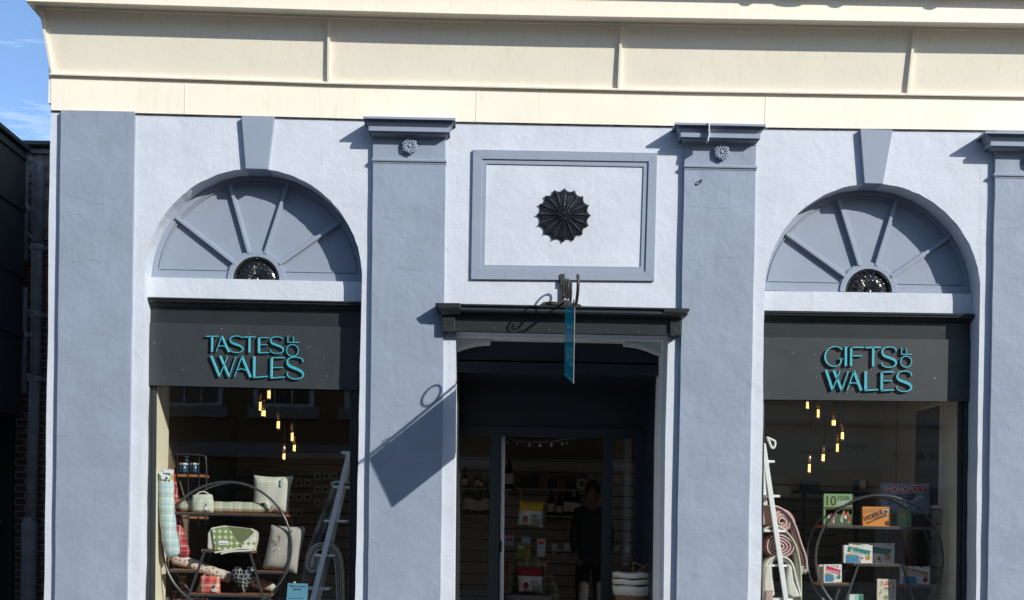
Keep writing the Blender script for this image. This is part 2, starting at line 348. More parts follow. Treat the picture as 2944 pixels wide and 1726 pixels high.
def sash(parent, X, z0, wd, ht, yf):
    """sash window in a facade facing +y"""
    b = MB(); b.box(X - wd / 2 - .09, X + wd / 2 + .09, yf - .02, yf + .03, z0, z0 + .07); b.box(X - wd / 2 - .09, X + wd / 2 + .09, yf - .02, yf + .03, z0 + ht - .07, z0 + ht)
    for s in (-1, 1): b.box(X + s * wd / 2 - .05 + s * .045 - .0, X + s * wd / 2 + .05 + s * .045, yf - .02, yf + .028, z0 + .07, z0 + ht - .07)
    b.box(X - wd / 2, X + wd / 2, yf - .02, yf + .02, z0 + ht / 2 - .03, z0 + ht / 2 + .03)
    for k in (-1, 1): b.box(X + k * wd / 6 - .015, X + k * wd / 6 + .015, yf - .02, yf + .015, z0 + .07, z0 + ht - .07)
    f = b.build('window', M_WHITE, parent)
    b = MB(); b.box(X - wd / 2, X + wd / 2, yf - .03, yf - .022, z0 + .05, z0 + ht - .05); b.build('pane', M_BLACKIRON, f)
    b = MB(); b.box(X - wd / 2 - .22, X + wd / 2 + .22, yf - .02, yf + .1, z0 - .24, z0 - .002); b.build('sill', M_STONE, f)
YO = -14.0
opp = thing('brick_terrace', (-5, YO, 0), 'brown brick terrace with white sash windows across the street', 'building')
b = MB(); b.box(-18, 5.0, YO - 7, YO, 0, 9.2); b.build('wall', M_BRICK2, opp)
b = MB(); b.loft([[(-18, YO + .15, 9.2), (-18, YO - 3.5, 11.0), (-18, YO - 7.1, 9.2)], [(5, YO + .15, 9.2), (5, YO - 3.5, 11.0), (5, YO - 7.1, 9.2)]]); b.build('roof', M_SLATE, opp)
b = MB(); b.box(-18, 5.0, YO + .002, YO + .12, 2.95, 3.25); b.build('string_course', M_STONE, opp)
for k in range(10):
    for z_ in (4.05, 6.9): sash(opp, -6.3 + 1.98 * (k - 5), z_, 1.12, 1.75, YO + .03)
for k in range(5):
    b = MB(); b.box(-17 + 4.3 * k, -13.6 + 4.3 * k, YO + .002, YO + .05, .5, 2.7); b.build('shop_window', M_BLACKIRON, opp)
opp2 = thing('rendered_townhouse', (10, YO, 0), 'cream rendered townhouse with string courses across the street', 'building')
b = MB(); b.box(5.0, 20, YO - 7, YO + .02, 0, 9.3); b.build('wall', mat('grey_cream_render', (.72, .64, .50), .85, [(6, .3, .01, 'n')], .1), opp2)
b = MB()
for z in (3.9, 4.35, 4.8): b.box(5.0, 20, YO + .022, YO + .12, z, z + .08)
b.box(5.0, 20, YO + .022, YO + .2, 9.0, 9.3); b.build('string_course', M_STONE, opp2)
b = MB(); b.box(5.3, 19.5, YO + .022, YO + .06, 2.9, 3.65); fb = b.build('fascia', mat('pale_fascia', (.62, .60, .52), .6), opp2)
b = MB(); b.use(M_SHADE)
v, f = text_pts('5 8 5 5 4 6 1 4'); wx = max(q[0] for q in v)
ids = b.pts([(11.0 - q[0] * 2.05 / wx, YO + .064, 3.2 + q[1] * .24) for q in v])
for t in f: b.face(*[ids[k] for k in t])
b.build('lettering', None, fb)
for k in range(4):
    b = MB(); b.box(5.8 + 3.5 * k, 8.6 + 3.5 * k, YO + .022, YO + .05, .5, 2.6); b.build('shop_window', M_BLACKIRON, opp2)

# ------------------------------------------------------------ the shop building
shop = thing('shop_building', (0, 0, 0), 'pale lilac and blue grey classical shopfront with two arched bays under a cream cornice', 'building')
def lin(k, x):
    for (a, b_), (c, d_) in zip(k, k[1:]):
        if x <= c: return b_ + (d_ - b_) * (x - a) / (c - a)
    (a, b_), (c, d_) = k[-2:]; return b_ + (d_ - b_) * (x - a) / (c - a)
FR = [(147, 317), (385, 325), (1000, 341), (1309, 350), (1940, 362), (2202, 367), (2849, 374.5), (3400, 383)]
T = lambda x: lin(FR, x) - 7
WD = .30
wall = MB()
wall.prism([(415.6, T(415)), (415.6, 798)] + wavy((415.4, 800), (397, 1975), 1.6, 1) + wavy((123, 1975), (146, T(146)), 1.8, 2), 0, WD)
wall.prism([(1041, T(1041)), (1311, T(1311)), (1311, 956), (1308, 1250), (1302, 1975)] + wavy((1016, 1975), (1036, 1010), 1.4, 3) + [(1041, 798)], 0, WD)
wall.prism([(1311, T(1311)), (1921, T(1921)), (1921, 964), (1311, 954)], 0, WD)
wall.prism([(1921, T(1921)), (2199, T(2199)), (2199, 838)] + wavy((2197, 900), (2184, 1975), 1.4, 4) + [(1905, 1975), (1913, 1250), (1921, 966)], 0, WD)
wall.prism([(2818, T(2818)), (5200, T(5200)), (5190, 1985)] + wavy((2803, 1975), (2813, 1100), 1.4, 5) + [(2818, 838)], 0, WD)
ARCH = [(728.3, 798, 312.7), (2508.5, 838, 309.5)]
NA = 56
for cx, cy, r in ARCH:
    A = []; rr = random.Random(cx)
    for i in range(NA + 1):
        t = math.pi * (1 - i / NA); q = r + (rr.uniform(-.9, .9) if 0 < i < NA else 0); A.append((cx + q * math.cos(t), cy - q * math.sin(t)))
    fr = wall.pts([P(x, y, 0) for x, y in A]); tp = wall.pts([P(x, T(x), 0) for x, y in A])
    bk = wall.pts([Vector((p.x, WD, p.z)) for p in (P(x, y, 0) for x, y in A)])
    for i in range(NA):
        wall.face(fr[i], fr[i + 1], tp[i + 1], tp[i]); wall.face(fr[i], fr[i + 1], bk[i + 1], bk[i])
wall.build('wall', M_WALL, shop)
for x0, x1, y in ((380, 1080, 1104), (2150, 2860, 1146)):      # backing walls above the shop windows, inside
    b = MB(); b.rect(x0, 250, x1, y, .301, .36); b.build('inner_wall', M_ICREAM, shop)
for x0, x1, y in ((405, 1030, 1760), (2180, 2812, 1775)):      # below the picture
    b = MB(); b.rect(x0, y, x1, 1990, .1, .3); b.build('stall_riser', M_DARK, shop)
b = MB(); b.box(P(127, 1500).x + .002, P(127, 1500).x + .3, .3, 9, -.1, P(200, -60, 0).z); b.build('side_wall', M_WALL, shop)

def mould(name, x0, x1, prof, base, m, parent, xc=None, sl=.0205, smooth=False, back=None):
    """prof: (projection m, side overhang px, y px at the centre); mitred round both ends"""
    xc = xc or (x0 + x1) / 2; rings = []
    for pd, ps, y in prof:
        d = base - pd; a = P(x0 - ps, y + sl * (x0 - ps - xc), d); c = P(x1 + ps, y + sl * (x1 + ps - xc), d); bb = base if back is None else back
        rings.append([Vector((a.x, bb, a.z)), a, c, Vector((c.x, bb, c.z))])
    b = MB(); b.loft(rings, closed=True, cap=True); return b.build(name, m, parent, smooth)

def rosette(parent, x, y, d, R0):
    c = P(x, y, d); b = MB(); n = 12
    for k in range(n):
        a = 2 * math.pi * k / n + .1; u = Vector((math.cos(a), 0, math.sin(a))); v = Vector((-math.sin(a), 0, math.cos(a)))
        rad = R0 * (1 if k % 2 else .92)
        for side in (-1, 1):
            pth = [c + u * rad * t + v * side * rad * .16 * math.sin(math.pi * min(1, t * .98)) * (1.15 if t > .5 else .8) + Vector((0, -.008 - .034 * math.sin(math.pi * t * .8), 0)) for t in (.15, .35, .55, .75, .92, 1.0)]
            b.tube(pth, [.006, .007, .0085, .009, .0085, .006], 6)
        b.ball(c + u * rad * .6 + Vector((0, -.008, 0)), .012, 6, 1, .6, 1)
    b.ball(c + Vector((0, -.032, 0)), .022, 10)
    return b.build('rosette', M_TRIM, parent, True)

PIL = [((175, 386, 319), (153.8, 361), None, 0), ((1074, 1282, 343), (1055, 1264), (1072, 1281, 337), 0),
       ((1971, 2175.5, 358), (1938.5, 2145), (1969.5, 2174, 355), 1), ((2863, 3068, 378), (2835, 3040), (2861, 3066, 380), 0)]
for (xl, xr, yt), (bl, br), cap, crack in PIL:
    b = MB(); b.prism(wavy((xr, yt + 2), (br, 1975), 1.5, xr) + wavy((bl, 1975), (xl, yt - 2), 1.5, xl), -.05, 0.001)
    p = b.build('pilaster', M_PIL, shop)
    rr = random.Random(int(xl))
    for yy in (yt + 255, yt + 405, yt + 830, yt + 960, yt + 1290):
        yy += rr.uniform(-30, 30); f0 = (yy - yt) / (1975 - yt); a0 = xl + (bl - xl) * f0 + 3; a1 = xr + (br - xr) * f0 - 3; s0, s1 = sorted((rr.uniform(0, .35), rr.uniform(.6, 1))); n = 14; ph = rr.uniform(0, 6); amp = rr.choice((3, 5, 14))
        b = MB(); b.ribbon([(a0 + (a1 - a0) * (s0 + (s1 - s0) * i / n), yy + amp * math.sin(ph + i * .35) + rr.uniform(-1.6, 1.6)) for i in range(n + 1)], [.2 + .8 * math.sin(math.pi * i / n) for i in range(n + 1)], -.0515, -.049); b.build('crack_filler', M_PIL, p)
    if cap:
        a, c, y = cap
        cp = mould('capital', a, c, [(.18, 28, y), (.18, 28, y + 6), (.122, 23, y + 7.5), (.116, 19, y + 14), (.122, 18, y + 15.5), (.105, 14, y + 26), (.102, 12, y + 28), (.130, 12, y + 30), (.130, 12, y + 41), (.075, 9, y + 42.5), (.065, 6, y + 48), (.030, 3, y + 53), (.012, 0, y + 57), (.012, 0, y + 60)], -.05, M_TRIM, p, back=.0)
        mould('necking', a, c, [(.002, .5, y + 119), (.016, 2, y + 120), (.022, 3, y + 123), (.020, 2.5, y + 127), (.006, 1, y + 130), (.006, 1, y + 133), (.001, 0, y + 135)], -.05, M_TRIM, p, back=.0)
        rosette(p, (a + c) / 2 + 1.5, y + 86, -.05, .080)
        if crack:
            b = MB(); b.ribbon([(2036, 352), (2040, 362), (2039, 374), (2041, 383), (2037, 396), (2037, 405)], 1.1, -.245, -.16); b.build('filler_patch', M_WHITE, p)
# arch keystones
for q in ([(694, 334), (788, 336), (770, 487), (706, 485)], [(2474, 371), (2567, 374), (2539, 528.5), (2486, 527)]):
    b = MB(); b.prism(q, -.055, .2); b.build('keystone', M_TRIM, shop, bevel=.004)

# lunettes
def ring_world(b, c, r0, r1, y0, y1, a0=0, a1=math.pi, n=48):
    R_ = []
    for i in range(n + 1):
        t = a0 + (a1 - a0) * i / n; u = Vector((math.cos(t), 0, math.sin(t)))
        q0, q1 = c + u * r0, c + u * r1
        R_.append([Vector((q0.x, y0, q0.z)), Vector((q1.x, y0, q1.z)), Vector((q1.x, y1, q1.z)), Vector((q0.x, y1, q0.z))])
    b.loft(R_)
LUN = [dict(c=ARCH[0], hub=(737, 806), ribs=[(505, 624), (659, 527), (826, 531), (977, 637)], ox=400, bar=[(400, 796.5), (1060, 811.5), (1060, 868.5), (400, 853.5)]),
       dict(c=ARCH[1], hub=(2496, 841), ribs=[(2262, 672), (2411, 568), (2579, 572), (2732, 680)], ox=2170, bar=[(2175, 836.5), (2830, 846), (2830, 902.5), (2175, 892.6)])]
for Lk in LUN:
    cx, cy, r = Lk['c']; C = P(cx, cy, 0); rw = r / SP
    b = MB(); n = 48
    b.loft([[Vector((C.x + (rw + .02) * math.cos(math.pi * i / n), y, C.z + (rw + .02) * math.sin(math.pi * i / n))) for i in range(n + 1)] + [Vector((C.x - rw, y, C.z - .2)), Vector((C.x + rw, y, C.z - .2))] for y in (.262, .30)])
    lu = b.build('lunette', M_TRIM, shop)
    b = MB(); c0 = Vector((C.x, 0, C.z)); ring_world(b, c0, rw + .01, rw - .055, .236, .2625); ring_world(b, c0, rw - .055, rw - .068, .247, .2625); ring_world(b, c0, rw - .068, rw - .078, .238, .2625)
    b.build('rim', M_TRIM, lu, bevel=.004)
    hx, hy = Lk['hub']; H = P(hx, hy, .24)
    b = MB(); b.prism([(cx - r, hy - 24 - .0205 * (hx - cx + r)), (hx - 78, hy - 24 - .0205 * 78), (hx - 78, hy), (cx - r, hy - .0205 * (hx - cx + r))], .240, .2625); b.build('base_rail', M_TRIM, lu)
    b = MB(); b.prism([(hx + 78, hy - 24 + 1.6), (cx + r, hy - 24 + .0205 * (cx + r - hx)), (cx + r, hy + 6), (hx + 78, hy + 2)], .240, .2625)
    b.build('base_rail', M_TRIM, lu)
    for s0, s1 in ((cx - r, hx - 84), (hx + 84, cx + r)): b = MB(); b.prism([(s0, hy - 29 + .0205 * (s0 - hx)), (s1, hy - 29 + .0205 * (s1 - hx)), (s1, hy - 26 + .0205 * (s1 - hx)), (s0, hy - 26 + .0205 * (s0 - hx))], .246, .2625); b.build('rail_bead', M_TRIM, lu)
    for ex, ey in Lk['ribs']:
        l = math.hypot(ex - hx, ey - hy); ux, uy = (ex - hx) / l, (ey - hy) / l; s = (hx + ux * 80, hy + uy * 80); e = (ex, ey); nx, ny = -uy, ux
        b = MB(); b.ribbon([s, e], 8.2, .243, .2625); b.ribbon([s, e], 4.8, .214, .2435)
        b.build('rib', M_TRIM, lu, bevel=.005)
    b = MB(); hc = Vector((H.x, 0, H.z)); ring_world(b, hc, .290, .232, .222, .2625, n=40); ring_world(b, hc, .302, .290, .236, .2625, n=40); b.build('hub_ring', M_TRIM, lu, bevel=.004)
    b = MB(); ring_world(b, hc, .232, .004, .252, .2625, n=32)
    ring_world(b, hc, .231, .208, .236, .2525, n=32)
    for k in range(44):
        t = math.pi * (k + .5) / 44; b.ball((hc.x + .220 * math.cos(t), .232, hc.z + .220 * math.sin(t)), .0062, 6)
    for k in range(30):
        t = math.pi * (k + .5) / 30; b.ball((hc.x + .198 * math.cos(t), .248, hc.z + .198 * math.sin(t)), .0055, 6)
    for k in range(9):
        t = math.pi * (k + .5) / 9; u = Vector((math.cos(t), 0, math.sin(t))); v = Vector((-math.sin(t), 0, math.cos(t))); o = Vector((hc.x, .238, hc.z))
        pth = [o + u * .05 + v * .006, o + u * .11 + v * .014, o + u * .15 + v * .022 , o + u * .172 + v * .014, o + u * .176, o + u * .172 - v * .014, o + u * .15 - v * .022, o + u * .11 - v * .014, o + u * .05 - v * .006]
        b.tube([tuple(q) for q in smooth_path([tuple(q) for q in pth], 3)], .0045, 6); b.tube([o + u * .05, o + u * .12, o + u * .15], [.004, .006, .003], 6)
    b.ball((hc.x, .24, hc.z), .042, 10); b.torus(Vector((hc.x, .236, hc.z)), .03, .006, Vector((1, 0, 0)), Vector((0, 0, 1)), 20, 6)
    b.build('fan_ornament', M_BLACKIRON, lu, True)
    b = MB(); b.prism(Lk['bar'], .18, .32); b.build('lintel', M_WALL, shop)

# cream entablature
KX_ = [75, 400, 944, 1300, 1662, 1972, 2300, 2619, 2944, 3400, 5200]
LIP = [(75, 3), (972, 30), (1472, 43.6), (1972, 51.6), (2539, 61.5), (2944, 67), (3400, 74)]
CAV = [(115, 26), (944, 54), (1400, 66), (1972, 75), (2619, 85), (2944, 91), (3400, 98)]
COV = [(148, 210), (944, 236), (1972, 259), (2944, 274), (3400, 281)]
def strip(b, la, da, lb, db, xa=None, xb=None, ret=True):
    xs = [x for x in KX_ if x > 160]
    A = [P(la[0][0] if xa is None else xa, la[0][1] if xa is None else lin(la, xa), da)] + [P(x, lin(la, x), da) for x in xs]
    B_ = [P(lb[0][0] if xb is None else xb, lb[0][1] if xb is None else lin(lb, xb), db)] + [P(x, lin(lb, x), db) for x in xs]
    if ret: A = [Vector((A[0].x, 9, A[0].z))] + A; B_ = [Vector((B_[0].x, 9, B_[0].z))] + B_
    ia, ib = b.pts(A), b.pts(B_)
    for i in range(len(A) - 1): b.face(ia[i], ia[i + 1], ib[i + 1], ib[i])
sh = lambda l, dy: [(x, y + dy) for x, y in l]
DL = -.40
b = MB(); strip(b, [(75, -170), (3400, -100)], DL, LIP, DL); strip(b, LIP, DL, sh(LIP, 2.5), DL + .012, None, 76)
prev, pdp = sh(LIP, 2.5), DL + .012; xprev = 76
for k in range(1, 15):       # cavetto under the corona
    t = k / 14; mixl = [(x, lin(prev, x)) for x, _ in CAV]
    yl = [(x, lin(LIP, x) + 2.5 + (y - 3 - lin(LIP, x) - 2.5) * (1 - math.cos(t * math.pi / 2)) ** .9) for x, y in CAV]; yl[0] = (xprev, 0)
    xk = 76 + (113 - 76) * math.sin(t * math.pi / 2); d = DL + .012 + (.19) * math.sin(t * math.pi / 2)
    yl = [(xk, 5.5 + 17.5 * (1 - math.cos(t * math.pi / 2)))] + yl[1:]
    strip(b, prev, pdp, yl, d); prev, pdp, xprev = yl, d, xk
strip(b, prev, pdp, CAV, -.205); strip(b, CAV, -.205, sh(CAV, 1), -.185, None, 117)
b.build('cornice', M_CREAM, shop)
b = MB(); strip(b, sh(CAV, 1), -.185, COV, -.030, 117, 148); cov = None
rr = random.Random(3)
for x in range(170, 2944, 118):      # nail heads
    for fy in (.42, .66):
        xx = x + rr.uniform(-14, 14); y0 = lin(CAV, xx); y1 = lin(COV, xx); y = y0 + (y1 - y0) * (fy + rr.uniform(-.03, .03)); d = -.185 + .155 * (y - y0) / (y1 - y0); b.ball(P(xx, y, d), .0055, 6)
b.build('coved_panel', M_CREAM, shop)
for (xt, yt), (xb, yb) in (((945, 56), (944, 237)), ((1787, 73), (1779, 257)), ((2630, 86), (2611, 269)), ((116, 28), (149, 212))):
    a, c = P(xt - 3.5, yt, -.212), P(xt + 3.5, yt, -.212); e, f = P(xb + 3.5, yb, -.062), P(xb - 3.5, yb, -.062); q = Vector((0, .06, 0))
    b = MB(); b.loft([[a, c, c + q, a + q], [f, e, e + q, f + q]]); b.build('cover_strip', M_CREAM, shop)
b = MB(); strip(b, sh(COV, -1), -.03, sh(COV, -.5), -.056, 148, 143); strip(b, sh(COV, -.5), -.056, sh(COV, 1.5), -.066, 143, 141); strip(b, sh(COV, 1.5), -.066, sh(COV, 5.5), -.062, 141, 143); strip(b, sh(COV, 5.5), -.062, sh(COV, 6.5), -.028, 143, 147)
b.build('bead_moulding', M_CREAM, shop)
b = MB(); strip(b, sh(COV, 5), -.026, FR, -.026, 146, 147); strip(b, FR, -.026, FR, .002, 147, 147)
for x, hgt in ((532, 1), (1370, 1), (2201, 1)):
    y0, y1 = lin(COV, x) + 8, lin(FR, x) - 1; b.ribbon([(x + 1, y0), (x, (y0 + y1) / 2), (x - 1, y1)], 1.0, -.0300, -.026)
for x in range(165, 2944, 128):
    for fy in (.15, .85):
        xx = x + rr.uniform(-30, 30); y0, y1 = lin(COV, xx) + 6, lin(FR, xx); b.ball(P(xx, y0 + (y1 - y0) * fy, -.026), .004, 6)
b.build('frieze', M_CREAM, shop)
b = MB(); gz = P(1600, 0 - .5, DL).z + KZ * .16     # gutter that throws the shadow at the top right
b.box(-6, 13, DL - .16, DL - .001, gz, gz + .14)
gt = b.build('gutter', M_CREAM, shop)
for x, wd in ((2142, 17), (2265, 40), (2400, 20), (2672, 18)):
    p = P(x + 52, 10, DL); b = MB()
    b.loft([[(p.x + wd / SP * math.cos(t), y, gz + .0005 - .028 * math.sin(t)) for t in [math.pi * i / 10 for i in range(11)]] for y in (DL - .159, DL - .05)]); b.build('joint_clip', M_CREAM, gt)
b = MB(); b.box(P(147, 0).x, 13, -.02, 6, P(200, 300, 0).z, gz + .02); b.build('parapet', M_CREAM, shop)

# framed panel over the door with the iron medallion
def ring4(b, o, i, d0, d1):
    for k in range(4):
        j = (k + 1) % 4; b.prism([o[k], o[j], i[j], i[k]], d0, d1)
b = MB(); O = [(1360, 430), (1890, 440), (1881, 808), (1354, 803)]; Mi = [(1386, 457), (1865, 465), (1855.5, 781), (1381, 774)]; I = [(1399, 471), (1851, 479.6), (1842, 768), (1393.5, 761.7)]
ring4(b, O, Mi, -.028, .0005); pf = b.build('panel_frame', M_TRIM, shop, bevel=.003)
b = MB(); ring4(b, Mi, I, -.013, .0004); b.build('inner_moulding', M_TRIM, pf)
for k, (x, y) in enumerate(((1399, 444), (1482, 446), (1548, 447), (1703, 450), (1765, 451), (1820, 453), (1453, 790), (1500, 791), (1567, 793), (1625, 794), (1717, 797))):
    b = MB(); h_ = 13 if y < 700 else 12; b.ribbon([(x + 2 * math.sin(k), y - h_ + 1), (x + 1.5 * math.sin(k * 3), y), (x - 1.5 * math.sin(k), y + h_ - 2)], [.5, .9, .5], -.0295, -.027); b.build('crack_filler', M_TRIM, pf)
rr = random.Random(11)
for x0, x1 in ((150, 176), (388, 694), (790, 1046), (1310, 1944), (2208, 2473), (2570, 2835)):
    n = max(2, int((x1 - x0) / 14)); b = MB(); b.ribbon([(x0 + (x1 - x0) * i / n, lin(FR, x0 + (x1 - x0) * i / n) + 1.0 + rr.uniform(-.9, 1.3)) for i in range(n + 1)], [rr.uniform(.5, 2.0) for i in range(n + 1)], -.006, .0); b.build('dark_joint', M_BLACKIRON, shop)
def medallion(parent, x, y, R0):
    c = P(x, y, 0); b = MB(); n = 16; K = 6
    U = lambda a: Vector((math.sin(a), 0, math.cos(a)))
    ctr = b.pts([c + Vector((0, -.032, 0))])[0]; mid = []; out = []; bk = []
    for i in range(n * K):
        a = 2 * math.pi * i / (n * K); s = (i % K) / K; sc = math.sin(math.pi * s); r = R0 * (1 - .105 * sc)
        out.append(c + U(a) * r + Vector((0, -.018 + .002 * sc, 0))); mid.append(c + U(a) * r * .45 + Vector((0, -.025 + .003 * sc, 0))); bk.append(c + U(a) * r + Vector((0, .001, 0)))
    mi, oi, bi = b.pts(mid), b.pts(out), b.pts(bk)
    for i in range(n * K):
        j = (i + 1) % (n * K); b.face(ctr, mi[i], mi[j]); b.face(mi[i], oi[i], oi[j], mi[j]); b.face(oi[i], bi[i], bi[j], oi[j])
    for k in range(n):
        a = 2 * math.pi * k / n; b.tube([c + U(a) * R0 * .18 + Vector((0, -.040, 0)), c + U(a) * R0 * .6 + Vector((0, -.026, 0)), c + U(a) * R0 * 1.0 + Vector((0, -.022, 0))], [.004, .0045, .006], 6)
        a2 = a + math.pi / n
        for q, rr_ in zip((.27, .36, .46, .56, .65, .72), (.010, .011, .010, .009, .008, .006)): b.ball(c + U(a2) * R0 * q + Vector((0, -.032 + .012 * q, 0)), rr_, 6)
        for q in range(7):
            s = (q + .5) / 7; aa = a + s * 2 * math.pi / n; b.ball(c + U(aa) * R0 * (.90 - .10 * math.sin(math.pi * s)) + Vector((0, -.024, 0)), .0065, 6)
    for r, y_ in ((.030, -.052), (.052, -.047)): b.torus(c + Vector((0, y_, 0)), r, .006, Vector((1, 0, 0)), Vector((0, 0, 1)), 24, 6)
    b.ball(c + Vector((0, -.052, 0)), .018, 8)
    o = b.build('medallion', M_BLACKIRON, parent); o['label'] = 'black scalloped iron medallion'; return o
medallion(pf, 1621, 620, .262)
# small iron scrap fixed on the second pilaster
b = MB(); q = smooth_path([(2001, 531), (2004, 524), (2012, 520), (2018, 517), (2013, 526), (2006, 531), (2002, 531)], 3); b.tube([P(x, y, -.058) for x, y in q], .0045, 6); b.build('iron_hook', M_BLACKIRON, shop)

# window bays: cornice, band, frame, pane
BAY = [dict(x=(412, 1050), corn=(423, 1030, 861, .0205), band=[(400, 880), (1060, 895), (1060, 950), (400, 935)], sl=.0205,
            fl=[(417, 1090), (449, 1090), (443, 1800), (412, 1800)], fr=[(1008, 1100), (1050, 1100), (1040, 1810), (1001, 1810)], top=(1096, 1122), bot=1790),
       dict(x=(2185, 2806), corn=(2185, 2800, 899, .0148), band=[(2175, 920), (2815, 930), (2815, 985), (2175, 976)], sl=.0148,
            fl=[(2180, 1130), (2199, 1130), (2191, 1810), (2170, 1810)], fr=[(2757, 1140), (2815, 1140), (2806, 1830), (2751, 1830)], top=(1140, 1160), bot=1800)]
for q in BAY:
    a, c, y, sl = q['corn']
    wc = mould('window_cornice', a, c, [(.115, 6, y), (.115, 6, y + 4), (.10, 5, y + 6), (.10, 5, y + 10), (.085, 3, y + 13), (.05, 2, y + 18), (.03, 1, y + 23), (.012, 0, y + 27)], .225, M_DARK, shop, sl=sl, back=.3)
    b = MB(); b.prism(q['band'], .225, .31); b.build('fascia_band', M_DARK, wc)
    b = MB()
    for z in (q['fl'], q['fr']):
        b.prism(z, .262, .30)
        w0 = (z[1][0] - z[0][0]) * .45; b.prism([(z[0][0] if z is q['fl'] else z[0][0] + w0 * .55, z[0][1]), (z[1][0] - (w0 if z is q['fl'] else 0), z[1][1]), (z[2][0] - (w0 if z is q['fl'] else 0), z[2][1]), (z[3][0] if z is q['fl'] else z[3][0] + w0 * .55, z[3][1])], .235, .2625)
    b.rect(q['fl'][1][0], q['bot'], q['fr'][0][0], q['bot'] + 30, .25, .30)
    wf = b.build('window_frame', M_DARK, shop, bevel=.004)
    b = MB(); x0, x1 = q['fl'][1][0] - 8, q['fr'][0][0] + 8
    A = [P(x0, 1075, .281), P(x1, 1095, .281), P(x1 - 8, q['bot'] + 12, .281), P(x0 - 8, q['bot'] + 4, .281)]
    b.poly(A); b.build('pane', M_GLASS, wf)

# door hood, reveal and transom
hd = mould('door_hood', 1275, 1957, [(.215, 23, 879.5), (.215, 23, 884), (.195, 19, 886.5), (.192, 19, 889), (.207, 20, 892), (.210, 20, 896), (.200, 18, 901), (.165, 12, 905), (.13, 6, 909), (.095, 2, 912)], 0.0, M_DARK, shop, xc=1617)
b = MB(); b.prism([(1290, 905), (1945, 918), (1943, 963), (1290, 950)], -.095, .001); b.build('fascia_board', M_DARK, hd)
for z in ([(1272, 905), (1308, 905.5), (1307, 953.5), (1272, 952.5)], [(1927, 915), (1957, 916), (1957, 965), (1927, 964)]):
    b = MB(); b.prism(z, -.128, .001); b.build('end_block', M_DARK, hd, bevel=.003)
b = MB(); b.prism([(1309, 946.5), (1926, 959), (1926, 964.5), (1309, 952)], -.108, -.05); b.build('drip_strip', M_DARK, hd)
for z in ([(1250, 871), (1324, 871.5), (1325, 899), (1272, 902)], [(1908, 886), (1985, 889), (1962, 911), (1908, 909)]):
    a = [P(x, y, -.225) for x, y in z]
    mold = MB(); mold.loft([a[:2] + [Vector((a[1].x, -.01, a[1].z)), Vector((a[0].x, -.01, a[0].z))], [a[0] * .5 + a[3] * .5 + Vector((.0, .0, 0)), a[1] * .5 + a[2] * .5, Vector((a[1].x, -.01, (a[1].z + a[2].z) / 2)), Vector((a[0].x, -.01, (a[0].z + a[3].z) / 2))], [a[3] + Vector((0, .06, 0)), a[2] + Vector((0, .06, 0)), Vector((a[2].x, -.01, a[2].z)), Vector((a[3].x, -.01, a[3].z))]])
    mold.build('end_cap', M_DARK, hd, bevel=.004)
for x, y in ((1281, 938), (1420, 944), (1578, 948), (1747, 951), (1834, 955), (1943, 949)):
    b = MB(); b.ball(P(x, y, -.098 if 1309 < x < 1926 else -.131), .0085, 6); b.build('screw', M_BOLT, hd)
def prism_at(b, px, dm, d0, d1):
    a = [P(x, y, dm) for x, y in px]; b.loft([[Vector((p.x, d1, p.z)) for p in a], [Vector((p.x, d0, p.z)) for p in a]])
b = MB()
prism_at(b, [(1240, 900), (1311, 900), (1311, 956), (1302, 1975), (1230, 1975)], 0, WD + .001, .76)
prism_at(b, [(1921, 900), (1990, 900), (1975, 1975), (1905, 1975), (1913, 1250), (1921, 966)], 0, WD + .001, .76)
prism_at(b, [(1311.5, 900), (1920.5, 912), (1920.5, 964.5), (1311.5, 952.5)], 0, WD + .001, .76)
b.build('doorway_lining', mat('fresh_white_gloss', (.88, .88, .88), .45), shop)
for z in ([(1311, 958), (1411, 962), (1410, 990)] + [(1410 - (1410 - 1316) * t, 990 + 19 * t * t * t ** .2) for t in (.2, .4, .6, .8, 1.0)] + [(1307, 1011)],
          [(1925, 970), (1795, 964), (1795, 993)] + [(1795 + 92 * t, 994 + 23 * t * t) for t in (.2, .4, .6, .8, 1.0)] + [(1900, 1020), (1925, 1020)]):
    b = MB(); b.prism(z, .46, .58); lower = z[2:]; br = b.build('corner_bracket', M_WHITE, shop)
    b = MB(); b.ribbon([(x, y - 6) for x, y in lower[:-1]], 2.2, .44, .47); b.build('moulding', M_WHITE, br)
# dark transom and door screen, set back .7 m
b = MB(); b.prism([(1295, 955), (1905, 968), (1905, 1046), (1295, 1034)], .62, .76); b.prism([(1295, 1038), (1905, 1050), (1905, 1080), (1295, 1068)], .585, .76); tr = b.build('transom_panel', M_DOORP, shop, bevel=.004)
DP = 1.70        # the glazed screen stands at the back of the porch
b = MB(); b.prism([(1290, 1085), (1905, 1097), (1905, 1238), (1290, 1226)], DP, DP + .06); b.build('lower_panel', M_DOORP, tr)
zs = P(1500, 1072, .70).z; xl_, xr_ = P(1309, 1400, .0).x, P(1913, 1400, .0).x
b = MB(); b.box(xl_ - .3, xr_ + .3, .761, DP + .3, zs + .002, zs + .06); b.build('porch_ceiling', M_DOORP, shop)
for x0, x1 in ((xl_ - .06, xl_ - .0), (xr_ + .0, xr_ + .06)): b = MB(); b.box(x0, x1, .761, DP + .06, -.1, zs); b.build('porch_side', M_DOORP, shop)
b = MB(); b.prism([(1295, 1222), (1860, 1233), (1860, 1263), (1295, 1251)], DP - .03, DP + .06)
for xa, xb, ya in ((1300, 1322, 1240), (1410, 1440, 1240), (1735, 1763, 1245), (1828, 1862, 1245)):
    b.prism([(xa, ya), (xb, ya), (xb - 10, 1900), (xa - 10, 1900)], DP - .025, DP + .05)
dfm = b.build('door_screen', M_DOORP, shop, bevel=.003)
